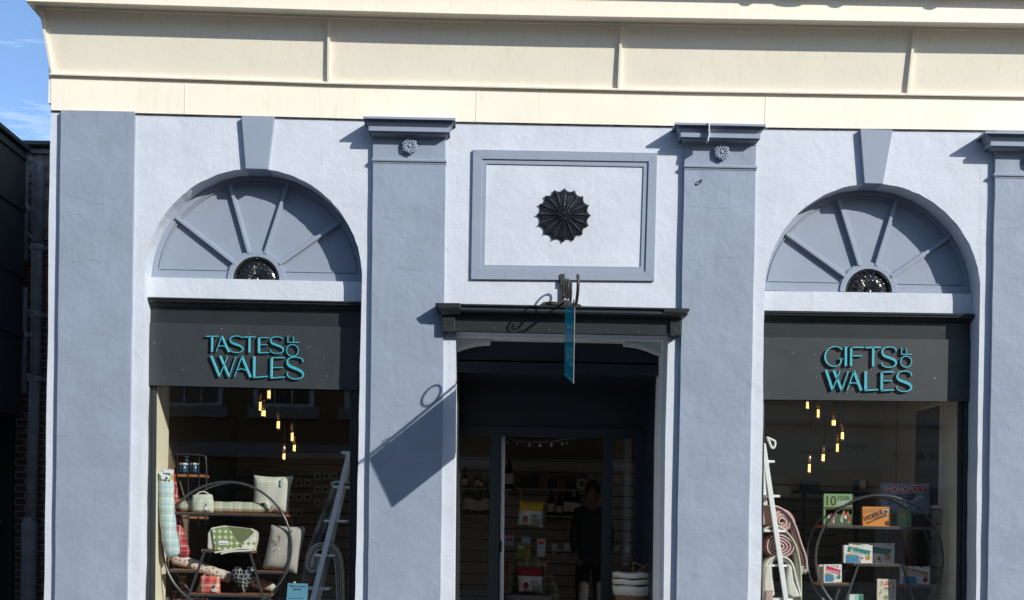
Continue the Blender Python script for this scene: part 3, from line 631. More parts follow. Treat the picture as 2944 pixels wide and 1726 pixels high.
for xa, xb in ((1319, 1412), (1761, 1830)):
    b = MB(); b.poly([P(xa, 1250, DP + .02), P(xb, 1252, DP + .02), P(xb - 9, 1900, DP + .02), P(xa - 9, 1900, DP + .02)]); b.build('pane', M_GLASS, dfm)
dr = thing('glass_door', P(1445, 1880, DP + .1), 'open glazed shop door with a pale edge folded back inside', 'door')
b = MB(); b.prism([(1441.5, 1254), (1452, 1254), (1446, 1880), (1435, 1880)], DP + .08, DP + .12); b.build('door_edge', M_WHITE, dr)
e0 = P(1446, 1254, DP + .12); y0_ = DP + .121
for nm, c_ in (('top_rail', (e0.x - .02, e0.x + .015, y0_, y0_ + .9, e0.z - .12, e0.z)), ('bottom_rail', (e0.x - .02, e0.x + .015, y0_, y0_ + .9, .34, .55)), ('stile', (e0.x - .019, e0.x + .014, y0_, y0_ + .1, .551, e0.z - .121)), ('stile', (e0.x - .019, e0.x + .014, y0_ + .8, y0_ + .9, .551, e0.z - .121))):
    b = MB(); b.box(*c_); b.build(nm, M_DOORP, dr)
b = MB(); b.box(e0.x - .004, e0.x + .002, y0_ + .101, y0_ + .799, .552, e0.z - .122); b.build('door_glass', M_GLASS, dr)
b = MB(); b.prism([(1438, 1555), (1443, 1555), (1442, 1587), (1437, 1587)], DP + .07, DP + .081); b.build('lock_plate', M_STEELD, dr)

# ------------------------------------------------------------ signs
def sgn(b, sc, ox, oy, strokes, d0, d1, off=(0, 0), grow=0):
    for st in strokes:
        pts, wds = st[0], st[1]
        if len(pts) > 2 and (len(st) < 3 or st[2]):
            n = 5; sm = smooth_path(pts, n)
            if isinstance(wds, (int, float)): ws = [wds] * len(sm)
            else:
                ws = [lin([(i * n, wv) for i, wv in enumerate(wds)], k) for k in range(len(sm))]
        else: sm = pts; ws = [wds] * len(pts) if isinstance(wds, (int, float)) else wds
        b.ribbon([((x + off[0]) / sc + ox, (y + off[1]) / sc + oy) for x, y in sm], [(q / 2 + grow) / sc for q in ws], d0, d1)
def circ(cx, cy, r, n=20): return [(cx + r * math.sin(2 * math.pi * i / n), cy - r * math.cos(2 * math.pi * i / n)) for i in range(n + 1)]
S1 = [([(690, 243), (822, 241)], 11), ([(756, 240), (753, 403)], 21),
      ([(853, 243), (797, 403)], 9), ([(856, 240), (929, 404)], 22), ([(814, 356), (830, 345), (852, 340), (876, 344), (893, 352)], 8),
      ([(1072, 262), (1050, 246), (1010, 239), (965, 247), (943, 272), (955, 305), (1000, 325), (1045, 342), (1073, 368), (1064, 396), (1025, 411), (980, 408), (948, 395), (938, 371)], [8, 8, 9, 10, 14, 20, 22, 20, 16, 10, 9, 9, 9, 12]),
      ([(1080, 252), (1203, 247)], 11), ([(1143, 250), (1140, 410)], 21),
      ([(1241, 252), (1240, 414)], 25), ([(1230, 256), (1347, 256)], 9), ([(1240, 330), (1332, 330)], 8), ([(1232, 414), (1347, 410)], 10),
      ([(1490, 275), (1470, 256), (1430, 248), (1385, 254), (1362, 280), (1375, 312), (1420, 332), (1465, 350), (1492, 376), (1483, 404), (1442, 419), (1396, 416), (1366, 402), (1356, 379)], [8, 8, 9, 10, 14, 20, 22, 20, 16, 10, 9, 9, 9, 12]),
      (circ(1587, 388, 61), 9), ([(1530, 303), (1655, 307)], 9), ([(1538, 306), (1540, 230)], 9), ([(1597, 306), (1598, 242)], 9),
      ([(745, 443), (832, 658)], 25), ([(832, 655), (917, 446)], 10), ([(838, 444), (931, 660)], 25), ([(931, 657), (1002, 450)], 10),
      ([(1062, 455), (986, 661)], 11), ([(1063, 450), (1153, 666)], 26), ([(1006, 605), (1025, 588), (1055, 580), (1085, 585), (1108, 598)], 9),
      ([(1192, 450), (1190, 672)], 26), ([(1182, 670), (1334, 657)], 12), ([(1373, 457), (1370, 676)], 26), ([(1362, 464), (1513, 464)], 11), ([(1375, 566), (1492, 566)], 9), ([(1362, 676), (1510, 663)], 12),
      ([(1694, 508), (1690, 480), (1655, 463), (1600, 458), (1552, 472), (1534, 505), (1553, 545), (1610, 572), (1665, 597), (1697, 632), (1683, 668), (1628, 685), (1570, 675), (1535, 645), (1540, 610)], [16, 12, 10, 10, 13, 20, 28, 30, 28, 22, 13, 10, 10, 12, 14])]
S2 = [([(932, 432), (900, 408), (855, 401), (805, 420), (770, 465), (765, 520), (790, 570), (840, 596), (885, 590), (915, 565), (924, 520)], [14, 9, 9, 10, 14, 18, 14, 9, 9, 12, 18]), ([(900, 521), (940, 521)], 9),
      ([(969, 402), (968, 594)], 23), ([(1021, 404), (1019, 594)], 22), ([(1010, 410), (1145, 408)], 11), ([(1020, 493), (1130, 493)], 10),
      ([(1163, 412), (1312, 408)], 13), ([(1239, 410), (1237, 598)], 22),
      ([(1467, 448), (1453, 418), (1405, 405), (1350, 415), (1326, 450), (1345, 490), (1400, 512), (1450, 535), (1464, 568), (1440, 596), (1385, 606), (1335, 590), (1318, 560)], [14, 10, 9, 11, 16, 22, 24, 24, 18, 11, 9, 10, 13]),
      (circ(1563, 550, 54), 9), ([(1510, 478), (1618, 478)], 9), ([(1518, 480), (1518, 408)], 9), ([(1566, 480), (1566, 418)], 9),
      ([(772, 633), (838, 830)], 25), ([(838, 828), (910, 640)], 10), ([(848, 635), (928, 832)], 25), ([(928, 830), (992, 642)], 10),
      ([(1048, 642), (981, 833)], 11), ([(1046, 640), (1120, 834)], 26), ([(997, 780), (1015, 766), (1042, 758), (1068, 763), (1087, 775)], 9),
      ([(1165, 643), (1163, 834)], 26), ([(1155, 834), (1288, 826)], 13), ([(1324, 648), (1322, 837)], 24), ([(1310, 653), (1447, 651)], 12), ([(1325, 741), (1428, 738)], 10), ([(1312, 836), (1446, 828)], 13),
      ([(1617, 690), (1605, 658), (1555, 644), (1500, 655), (1475, 692), (1492, 727), (1545, 750), (1595, 772), (1614, 805), (1590, 835), (1535, 845), (1485, 828), (1468, 795)], [14, 10, 9, 11, 16, 24, 27, 26, 20, 12, 9, 10, 13])]
for nm, quad, st, sc, ox, oy, off, lab in (
        ('left', [(424, 928), (1050, 942), (1049, 1122.4), (424, 1107.8)], S1, 3.6, 400, 900, (-34, 26), 'dark slate fascia sign with turquoise letters TASTES OF WALES'),
        ('right', [(2180, 969.7), (2794, 977.6), (2792, 1155), (2180, 1148.8)], S2, 3.434, 2150, 880, (-40, 26), 'dark slate fascia sign with turquoise letters GIFTS OF WALES')):
    cx = sum(p[0] for p in quad) / 4; cy = sum(p[1] for p in quad) / 4
    s = thing('shop_sign', P(cx, cy, .215), lab, 'sign')
    b = MB(); b.use(M_BOARD).prism(quad, .205, .2245); b.use(M_WHITE); rf = random.Random(nm)
    for k in range(16):
        u, v_ = rf.random() ** 1.4, rf.uniform(.05, .95); x0_ = quad[0][0] + 15 + (quad[1][0] - quad[0][0] - 110) * u; y0_ = quad[0][1] + .0205 * (x0_ - quad[0][0]) + 5 + (quad[3][1] - quad[0][1] - 10) * v_
        b.ball(P(x0_, y0_, .2045), rf.uniform(.0015, .004), 4, rf.uniform(.6, 1.5), .3, 1)
    b.build('board', None, s)
    b = MB()
    for k in range(0, 6):       # block shade, drawn as a stack of offset letters down to the left
        t = (k + 1) / 6; sgn(b, sc, ox, oy, st, .2044 - .00012 * k, .2049 , (off[0] * t, off[1] * t), -.5)
    b.build('letter_shade', M_SHADE, s)
    b = MB(); sgn(b, sc, ox, oy, st, .2020, .2030); b.build('lettering', M_TEAL, s)
    if nm == 'left':
        b = MB(); sgn(b, sc, ox, oy, [(p_, 4, False) if len(p_) == 2 else (p_, 4) for p_, *_ in [z for z in st if not isinstance(z[1], list) and z[1] > 20]], .2014, .2021, (7, 0)); b.build('letter_highlight', M_TEALHI, s)

# hanging sign on its wrought iron bracket
XS = P(1616, 820, 0).x
hs = thing('hanging_sign', (XS, 0, 3.9), 'blue acrylic hanging sign edge on beneath a rusty scrolled iron bracket', 'sign')
W3 = lambda p, z, dx=0: Vector((XS + dx, -p, z))
A, B_, C_, D_ = W3(.56, 3.66), W3(1.74, 3.44), W3(1.54, 2.82, .018), W3(.42, 3.02, .018)
b = MB(); t = Vector((.0025, 0, 0)); b.loft([[q - t for q in (A, B_, C_, D_)], [q + t for q in (A, B_, C_, D_)]]); b.build('panel', M_BSIGN, hs)
U_ = lambda u, v: A + (B_ - A) * u + (D_ - A) * v
b = MB()
b.loft([[U_(.0, .0) + Vector((-.0032, 0, 0)), U_(.006, 0) + Vector((-.0032, 0, 0)), U_(.006, 1) + Vector((-.0032, 0, 0)), U_(0, 1) + Vector((-.0032, 0, 0))], [U_(.0, .0) + Vector((-.0040, 0, 0)), U_(.006, 0) + Vector((-.0040, 0, 0)), U_(.006, 1) + Vector((-.0040, 0, 0)), U_(0, 1) + Vector((-.0040, 0, 0))]])
for v0, v1 in ((.055, .063), (.945, .953)):
    b.poly([U_(.05, v0) + Vector((-.0036, 0, 0)), U_(.95, v0) + Vector((-.0036, 0, 0)), U_(.95, v1) + Vector((-.0036, 0, 0)), U_(.05, v1) + Vector((-.0036, 0, 0))])
text(b, 'GIFTS OF', .2, .47, .82, .25, 0, slope=0, fn=lambda x, y: U_(x, y) + Vector((-.0038, 0, 0)))
text(b, 'WALES', .15, .78, .88, .53, 0, slope=0, fn=lambda x, y: U_(x, y) + Vector((-.0038, 0, 0)))
b.build('lettering', M_BSTXT, hs)
b = MB(); b.loft([[B_ - t * 1.1, B_ + t * 1.1, C_ + t * 1.1, C_ - t * 1.1], [q - Vector((0, .006, 0)) for q in (B_ - t * 1.1, B_ + t * 1.1, C_ + t * 1.1, C_ - t * 1.1)]]); b.build('edge_trim', M_STONE, hs)
M_RUST = mat('weathered_black_iron', (.018, .018, .018), .5, [(30, .6, .004, 'n')], .5, 25, col2=(.06, .045, .036))
b = MB()
arm = [W3(.0, 3.78), W3(.5, 3.72), W3(1.0, 3.62), W3(1.45, 3.52), W3(1.84, 3.455), W3(1.98, 3.48), W3(2.05, 3.55), W3(2.04, 3.63), W3(1.98, 3.66)]
b.tube([tuple(q) for q in smooth_path([tuple(q) for q in arm], 4)], .013, 8)
b.build('arm', M_RUST, hs, True)
def scroll(cp, cz, r, turns, a0, r1=.25, dx=0):
    n = int(20 * turns); return [W3(cp + (r + (r * r1 - r) * i / n) * math.cos(a0 + 2 * math.pi * turns * i / n), cz + (r + (r * r1 - r) * i / n) * math.sin(a0 + 2 * math.pi * turns * i / n), dx) for i in range(n + 1)]
for cp, cz, r, tn, a0, r1 in ((.16, 3.90, .105, 1.3, -1.6, .3), (.50, 3.85, .10, 1.4, 4.4, .3), (.83, 3.77, .085, 1.0, 4.6, 1), (1.20, 3.675, .085, 1.05, 4.6, 1)):
    b = MB(); b.tube(scroll(cp, cz, r, tn, a0, r1), .010, 6); b.build('scroll', M_RUST, hs, True)
b = MB(); b.box(XS - .012, XS + .012, -.03, .0, 3.72, 4.06); b.box(XS - .02, XS + .02, -.045, .0, 3.96, 4.07)
b.ribbon([(1560, 873), (1585, 871), (1617, 874), (1660, 877), (1670, 881)], 4, -.06, .0)
b.build('wall_strap', M_RUST, hs)
b = MB()
for u in (.12, .88):
    p = U_(u, 0); b.torus(p + Vector((0, 0, .035)), .028, .005, Vector((0, 1, 0)), Vector((0, 0, 1)), 14, 6)
b.build('hanging_ring', M_RUST, hs)

# ------------------------------------------------------------ neighbour on the left: black clad side wall, brick gap wall, pipes
XN = -5.30    # plane of the clad side wall, square to the street and set back in the alley
def side_z(x, y):  # photo pixel on the clad wall plane -> (depth, z)
    dx, dy = x - PX, y - HY; u = dx * CR + dy * SR; k = XN / u; return k * SP * D / SP - D, EYE + (dx * SR - dy * CR) * k
nb = thing('black_clad_building', (XN, 0, 0), 'black panelled side wall of the neighbouring building at the left edge', 'building')
zt = side_z(58, 424)[1]; zb = side_z(50, 1195)[1]
b = MB(); b.box(XN - 3, XN, .1, 2.02, zb, zt); b.build('wall', M_CLAD, nb, bevel=.01)
b = MB()
for y in (440, 593, 786, 962):
    z = side_z(50, y)[1]; b.box(XN - .001, XN + .022, .1, 2.0, z - .02, z + .035); b.box(XN - .001, XN + .012, .1, 2.0, z + .036, z + .065)
b.build('panel_joint', M_CLAD, nb)
b = MB(); b.box(XN - 3.05, XN + .05, .05, 2.04, zt + .001, zt + .06); b.build('roof_edge', M_CLAD, nb, bevel=.01)
b = MB(); b.box(XN - 3, XN - .30, .1, 2.02, -.1, zb - .001); b.build('lower_wall', M_CLAD, nb)
bw = thing('brick_side_building', (-5.2, 2.45, 0), 'dark weathered brick building set back behind the pipes at the left', 'building')
b = MB(); b.prism([(-330, 520), (190, 530), (190, 2050), (-330, 2050)], 2.45, 5.0); b.build('wall', M_BRICK, bw)
b = MB(); b.prism([(-330, 404), (190, 410), (190, 531), (-330, 521)], 2.45, 5.0); b.build('render_patch', M_RUBBLE, bw)
b = MB(); b.prism([(84, 531), (190, 533), (190, 690), (84, 688)], 2.43, 2.4495); b.build('render_patch', M_RUBBLE, bw)
M_BRICKR = brickmat('red_brick', (.36, .10, .075), (.26, .08, .06), (.3, .27, .24))
b = MB(); b.prism([(40, 745), (190, 748), (190, 905), (40, 902)], 2.436, 2.4495); b.build('red_brick_patch', M_BRICKR, bw)
b = MB(); b.prism([(30, 403), (190, 406), (190, 416), (30, 413)], 2.30, 5.1); b.build('coping', M_LEAD, bw)
b = MB(); b.prism([(55, 426), (190, 430), (190, 442), (55, 438)], 2.40, 2.46); b.build('fascia', M_PIPE, bw)
b = MB(); b.prism([(-60, 1212), (24, 1212), (20, 2040), (-60, 2040)], 2.40, 2.44); d_ = b.build('side_door', M_CLAD, bw)
b = MB(); b.prism([(25, 1198), (37, 1198), (31, 2040), (21, 2040)], 2.37, 2.4495); b.prism([(-60, 1196), (24, 1196), (24, 1211), (-60, 1211)], 2.37, 2.4495); b.build('door_frame', M_CLAD, bw)
b = MB(); b.ball(P(4, 1504, 2.36), .03, 8); b.build('door_knob', M_STEELD, d_)
M_MOSS = mat('mossy_brick_film', (.05, .06, .02), .95, [(30, .6, .004, 'n')], .5, 9)
def pipe(label, segs, brk, r, name='drainpipe'):
    x, y, d = segs[0][0]; t = thing(name, P(x, y, d), label, 'drainpipe')
    for (x0, y0, d0), (x1, y1, _), rad in segs:
        b = MB(); a, c = P(x0, y0, d0), P(x1, y1, d0)
        b.tube([a, a * .98 + c * .02, c], [rad, rad, rad], 18); b.build('pipe_section', M_PIPE, t, True)
    for x, y, d, rad in brk:
        p = P(x, y, d); b = MB(); b.lathe(p, [(rad + .010, -.035), (rad + .014, -.02), (rad + .014, .02), (rad + .010, .035)], 18)
        b.box(p.x - rad - .05, p.x + rad + .07, d + rad * .2, d + rad * .2 + .02, p.z - .022, p.z + .022)
        b.box(p.x + rad + .025, p.x + rad + .045, d + rad * .2 - .015, d + rad * .2, p.z - .01, p.z + .01)
        b.build('pipe_bracket', M_PIPE, t)
    return t
t = pipe('fat black cast iron drainpipe running down beside the pale corner', [((110, 470, 2.33), (107, 700, 2.33), .072), ((107, 704, 2.33), (102, 1085, 2.33), .067), ((101, 1089, 2.33), (88.5, 1512, 2.33), .065), ((85, 1505, 2.33), (78, 2080, 2.33), .092)],
     [(107.5, 712, 2.33, .07), (105, 905, 2.33, .07), (102, 1090, 2.33, .067)], .06)
b = MB(); p = P(85.6, 1509, 2.33); b.lathe(p, [(.060, .09), (.072, .07), (.084, .02), (.086, -.05), (.082, -.06)], 18); b.build('pipe_socket', M_PIPE, t, True)
t = pipe('thin upper black pipe with open lower end over the red brick', [((71, 455, 2.18), (68, 748, 2.18), .047)], [(71, 462, 2.18, .047), (70, 598, 2.18, .047)], .04)
t = pipe('thin lower black pipe below the gap in the red brick', [((67, 828, 2.18), (64, 1130, 2.18), .048)], [(66, 962, 2.18, .048)], .04)
for y0, y1 in ((668, 694), (888, 905), (1076, 1086), (505, 532)):
    b = MB(); b.tube([P(74, y0, 2.18), P(104, y1, 2.28)], .016, 8); tag(b.build('tie_rod', M_PIPE), 'short slanting iron rod between the two pipes at the left, %s' % {668: 'second from the top', 888: 'third from the top', 1076: 'lowest', 505: 'topmost'}[y0], 'rod', 'iron rods between the pipes')

# ------------------------------------------------------------ shop interior
FZ = .30
b = MB(); b.box(-3.9, 5.2, .76, 5.2, FZ - .05, FZ); b.build('interior_floor', M_IFLOOR, shop)
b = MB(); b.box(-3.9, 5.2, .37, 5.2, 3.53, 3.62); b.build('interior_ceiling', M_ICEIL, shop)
XL = P(449, 1300, .30).x; XR = P(2757, 1300, .30).x; YB = 4.6
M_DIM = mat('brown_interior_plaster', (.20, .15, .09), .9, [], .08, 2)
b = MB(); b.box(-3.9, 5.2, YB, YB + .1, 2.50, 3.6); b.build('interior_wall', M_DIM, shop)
def slats(b, x0, x1, y, z0, z1, step=.10):
    z = z0
    while z < z1 - .02:
        b.box(x0, x1, y, y + .03, z + .012, min(z + step, z1)); z += step
b = MB(); b.use(M_IWALL); slats(b, -3.8, 5.1, YB - .04, FZ, 2.50, .155); b.use(M_GROOVE); b.box(-3.8, 5.1, YB - .012, YB - .001, FZ, 2.5); b.build('slat_wall', None, shop)
b = MB(); b.box(XL - .12, XL, .301, .78, .45, 3.3); b.build('window_return', M_ICREAM, shop)
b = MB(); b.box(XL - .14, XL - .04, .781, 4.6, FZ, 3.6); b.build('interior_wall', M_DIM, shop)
x = P(1012, 1400, .30).x; b = MB(); b.box(x, x + .1, .301, .78, .45, 3.3); b.build('window_return', M_ICREAM, shop)
x = P(2186, 1400, .30).x; b = MB(); b.box(x - .12, x - .02, .301, .5, .45, 3.3); b.build('window_return', M_ICREAM, shop)
b = MB(); b.box(XR, XR + .12, .301, .72, .45, 3.3); b.build('window_return', M_ICREAM, shop)
b = MB(); b.use(M_ICREAM); b.box(XR + .0, XR + .12, .721, 4.6, 2.32, 3.3); b.box(XR + .03, XR + .12, .721, 4.6, FZ, 2.319)
b.use(M_IWALL)
z = FZ
while z < 1.75:
    b.box(XR, XR + .029, .80, 4.5, z + .015, z + .155); z += .155
b.build('side_slat_wall', None, shop)
# dark framed panel on the right hand wall
b = MB(); b.box(XR - .012, XR + .028, .76, 1.54, 1.86, 2.98); pn = b.build('framed_panel', M_WHITE, shop)
b = MB(); b.box(XR - .016, XR - .011, .80, 1.50, 1.90, 2.94); b.build('panel_face', mat('dark_grey_board', (.06, .06, .058), .5), pn)
# display platforms
for x0, x1, y in ((P(449, 0, .3).x, P(1012, 0, .3).x, 0), (P(2186, 0, .3).x - .02, XR, 0)):
    b = MB(); b.box(x0, x1, .301, 1.35, .45, .62); b.box(x0, x1, .301, .33, FZ, .449); b.build('display_platform', M_WHITE, shop)

# pendant bulbs
FIL = {}
def pendant(cx, ytop, yhb, ybb, kind, d, label, gname, wav=0):
    """cx px, holder top y, holder bottom y, bulb bottom y (photo px)"""
    k = (D + d) / (SP * D); H0, H1, B1 = P(cx, ytop, d), P(cx, yhb, d), P(cx, ybb, d)
    t = thing('pendant_light', H0, label, 'pendant light', gname)
    b = MB(); top = Vector((H0.x + wav * .02, d, 3.52)); n = 8
    b.tube([H0 + (top - H0) * (i / n) + Vector((.012 * math.sin(i * 1.3 + wav), 0, 0)) * (0 if i in (0, n) else 1) for i in range(n + 1)], .0035, 6); b.build('cord', M_CORD, t, True)
    b = MB(); hr = .017; L_ = H0.z - H1.z
    b.lathe(H1, [(hr * .9, 0), (hr, .005), (hr, L_ - .012), (hr * .6, L_ - .004), (.004, L_ + .01)], 14); b.build('holder', M_COPPER, t, True)
    hb = H1.z - B1.z; b = MB()
    R_ = {'globe': hb * .48, 'pear': hb * .27, 'tube': .020}[kind]
    prof = {'globe': [(.012, 0), (.016, -.1 * hb), (R_ * .7, -.28 * hb), (R_, -.55 * hb), (R_ * .85, -.8 * hb), (R_ * .45, -.96 * hb), (.003, -hb)],
            'pear': [(.012, 0), (.016, -.15 * hb), (R_ * .75, -.35 * hb), (R_, -.6 * hb), (R_ * .85, -.82 * hb), (R_ * .5, -.95 * hb), (.003, -hb)],
            'tube': [(.012, 0), (R_, -.1 * hb), (R_, -.85 * hb), (R_ * .7, -.96 * hb), (.003, -hb)]}[kind]
    b.lathe(H1, prof, 16); b.build('bulb', M_BULB, t, True)
    b = MB(); c = H1 + Vector((0, 0, -hb * .2)); e = hb * (.58 if kind != 'tube' else .66); rf = R_ * (.42 if kind != 'tube' else .6); tn = 5
    b.tube([c + Vector((rf * math.cos(2 * math.pi * i / 10), rf * math.sin(2 * math.pi * i / 10), -e * i / (10 * tn))) for i in range(10 * tn + 1)], .0025, 5)
    b.build('filament', M_FIL, t)
z1 = lambda x, y: (x / 5.094 + 580, y / 5.094 + 1050)
GL = 'pendant bulbs in the left window'; GR = 'pendant bulbs in the right window'
for (x, a, c, e, kd, lab, dd) in ((858, 385, 500, 695, 'tube', 'long tubular bulb on a glass holder, leftmost of the left window cluster', .95),
        (905, 525, 640, 775, 'globe', 'round globe bulb beside the long tube in the left window', .85), (985, 225, 335, 530, 'pear', 'pear bulb just below the slate sign, highest in the left window', .9),
        (1122, 685, 790, 965, 'pear', 'pear bulb on a straight cord in the middle of the left window cluster', .8), (1326, 850, 955, 1135, 'tube', 'narrow bulb right of centre with stacked bright filaments, left window', .85),
        (1357, 1030, 1140, 1292, 'pear', 'pear bulb hanging under the narrow bulb at the right of the left window cluster', .95), (1205, 1175, 1275, 1395, 'tube', 'lowest copper bulb in the left window', .75)):
    p = z1(x, a); pendant(p[0], p[1], z1(x, c)[1], z1(x, e)[1], kd, dd, lab, GL, (x % 7) / 3 - 1)
z2 = lambda x, y: (x / 5.472 + 2180, y / 5.472 + 1150)
for (x, a, c, e, kd, lab, dd) in ((777, -110, -5, 175, 'pear', 'leftmost bulb close under the slate sign in the right window', .85), (945, 10, 115, 305, 'tube', 'spiral tube bulb second from the left in the right window', .8),
        (1188, 165, 300, 432, 'globe', 'round globe bulb near the middle of the right window', .8), (1325, 365, 475, 660, 'pear', 'rightmost pear bulb in the right window', .75),
        (1246, 545, 655, 842, 'tube', 'slim tube bulb hanging between the globe and the rightmost bulb, right window', .9), (1022, 718, 820, 1005, 'pear', 'spiral pear bulb second lowest in the right window', .85),
        (805, 870, 975, 1165, 'tube', 'lowest spiral bulb in the right window', .75)):
    p = z2(x, a); pendant(p[0], p[1], z2(x, c)[1], z2(x, e)[1], kd, dd, lab, GR, (x % 5) / 2 - 1)

# ------------------------------------------------------------ round display shelves
def round_shelf(label, cxy, r, bars, legs, loc_d, back=.34):
    (cx, cy) = cxy; C0 = P(cx, cy, loc_d); k = (D + loc_d) / (SP * D); rw = r * k
    t = thing('round_display_shelf', (C0.x, loc_d, .62), label, 'display shelf')
    for nm, y in (('front_hoop', loc_d), ('back_hoop', loc_d + back)):
        b = MB(); b.torus(Vector((C0.x, y, C0.z)), rw, .0125, Vector((1, 0, 0)), Vector((0, 0, 1)), 96, 8); b.build(nm, M_STEEL, t, True)
    for (x0, x1, y, h) in bars:
        a, c = P(x0, y + (x0 - (x0 + x1) / 2) * .0205, loc_d), P(x1, y + (x1 - (x0 + x1) / 2) * .0205, loc_d); z = (a.z + c.z) / 2; hh = h * k / 2
        b = MB(); b.box(a.x, c.x, loc_d - .006, loc_d + .006, z - hh, z + hh); b.box(a.x, c.x, loc_d + back - .006, loc_d + back + .006, z - hh, z + hh)
        s = b.build('shelf_bar', M_STEEL, t)
        b = MB(); b.box(a.x - .02, c.x + .02, loc_d + .007, loc_d + back - .007, z - .010, z + hh + .004); b.build('shelf_board', M_WOOD, t)
        b = MB()
        for xx in (a.x + (c.x - a.x) * .16, c.x - (c.x - a.x) * .16):
            for o in (-.014, .014): b.ball((xx + o, loc_d - .008, z), .0055, 6)
        b.build('screws', M_BOLT, s)
    for (xa, ya, xb, yb) in legs:
        for y in (loc_d - .004, loc_d + back + .004):
            a, c = P(xa, ya, loc_d), P(xb, yb, loc_d); a.y = c.y = y; e = a + (c - a) * ((a.z - .62) / (a.z - c.z))
            b = MB(); w_ = .0125; b.loft([[a + Vector((-w_, -.007, 0)), a + Vector((w_, -.007, 0)), a + Vector((w_, .007, 0)), a + Vector((-w_, .007, 0))], [e + Vector((-w_, -.007, 0)), e + Vector((w_, -.007, 0)), e + Vector((w_, .007, 0)), e + Vector((-w_, .007, 0))]]); b.build('leg', M_STEEL, t)
    return t
ZL = lambda x, y: (x / 3.387 + 400, y / 3.387 + 1290)
ZR = lambda x, y: (x / 3.387 + 2150, y / 3.387 + 1290)
DS = .52
def zb_(Z, x0, x1, y, h=7): a = Z(x0, y); c = Z(x1, y); return (a[0], c[0], a[1], h)
round_shelf('round steel hoop shelf with wooden boards holding cushions, left window', (652.5, 1571), 185, [zb_(ZL, 330, 1425, 643), zb_(ZL, 625, 1095, 1003), zb_(ZL, 300, 562, 1195), zb_(ZL, 1140, 1410, 1208), zb_(ZL, 485, 1235, 1432)],
            [ZL(637, 1005) + ZL(470, 1477), ZL(1083, 1010) + ZL(1215, 1477)], DS)
round_shelf('round steel hoop shelf with wooden boards holding boxed games, right window', (2528, 1607), 182.6, [zb_(ZR, 770, 1795, 771), zb_(ZR, 1065, 1515, 1137), zb_(ZR, 735, 1000, 1327), zb_(ZR, 1545, 1830, 1341), zb_(ZR, 945, 1640, 1565)],
            [ZR(1072, 1140) + ZR(955, 1477), ZR(1505, 1140) + ZR(1610, 1477)], DS)

# ------------------------------------------------------------ soft goods
M_GTART = plaid('green_grey_check_wool', (.42, .45, .33), [(.06, .20, (.60, .60, .52)), (.24, .255, (.08, .09, .08)), (.29, .305, (.08, .09, .08)), (.34, .50, (.50, .47, .36)), (.55, .62, (.72, .70, .60)), (.70, .86, (.34, .38, .27))], .20)
M_GTART2 = plaid('pale_green_check_wool', (.55, .58, .45), [(.10, .12, (.12, .13, .1)), (.16, .18, (.12, .13, .1)), (.30, .5, (.50, .50, .48)), (.62, .7, (.70, .70, .60))], .075)
M_BTART = plaid('pale_blue_check_wool', (.42, .58, .62), [(.0, .14, (.68, .68, .58)), (.2, .22, (.10, .16, .2)), (.5, .62, (.70, .66, .52)), (.66, .68, (.12, .16, .2)), (.75, .85, (.34, .42, .42))], .17)
M_RTART = plaid('red_check_wool', (.36, .035, .05), [(.0, .12, (.62, .50, .40)), (.2, .23, (.62, .5, .42)), (.5, .64, (.20, .02, .04)), (.66, .69, (.6, .5, .4))], .13)
M_RTART2 = plaid('pink_red_check_wool', (.52, .12, .10), [(.0, .16, (.62, .52, .40)), (.3, .5, (.45, .02, .04)), (.6, .78, (.58, .22, .17))], .15)
M_LINEN = mat('oatmeal_linen', (.40, .375, .335), .95, [(120, .3, .002, 'n'), (6, .5, .02, 'n')], .05, 8, .1)
M_LINEN2 = mat('pale_linen', (.55, .53, .47), .95, [(120, .3, .002, 'n'), (6, .4, .02, 'n')], .05, 8, .1)
M_GCROSS = crosses('green_cross_knit', (.23, .29, .12), (.66, .68, .52), .060)
M_WCROSS = crosses('cream_cross_knit', (.66, .68, .56), (.20, .24, .12), .060)
M_FLOR = spots('cream_floral_cloth', (.58, .52, .44), [(.32, .06, .06), (.12, .12, .12), (.30, .30, .25), (.45, .14, .13)], 26, .30)
M_BLKPAT = lattice('black_woven_pattern', (.014, .015, .02), (.36, .38, .40), 24, .07)
M_GREYW = plaid('grey_herringbone_wool', (.34, .35, .30), [(.0, .3, (.16, .165, .14)), (.45, .7, (.46, .46, .40))], .34)
M_GREYL = mat('grey_throw_edge', (.62, .60, .52), .95, [(80, .3, .002, 'n')], .1, 20, .1)
M_GREYD = mat('charcoal_throw', (.14, .14, .125), .95, [(80, .3, .002, 'n')], .15, 20, .1)
M_PINK = mat('dusty_pink_wool', (.50, .28, .27), .95, [(90, .4, .003, 'n')], .12, 30, .1)
M_PINKD = mat('mauve_wool', (.22, .10, .11), .95, [(90, .4, .003, 'n')], .15, 30, .1)
M_PINKL = mat('pale_pink_wool', (.66, .48, .44), .95, [(90, .4, .003, 'n')], .12, 30, .1)
M_OFFW = mat('off_white_wool', (.70, .68, .60), .95, [(90, .4, .003, 'n')], .06, 20, .1)
M_OLIVE = mat('cream_green_wool', (.58, .58, .42), .95, [(90, .4, .003, 'n')], .1, 20, .1)
M_TAG = mat('white_card_tag', (.78, .80, .80), .6)
M_TAGB = mat('blue_card_tag', (.42, .52, .56), .6)
M_YEL = mat('yellow_stitching', (.62, .44, .04), .7)
M_INK = mat('dark_ink', (.03, .03, .03), .7)
M_REDI = mat('red_ink', (.42, .03, .05), .6)
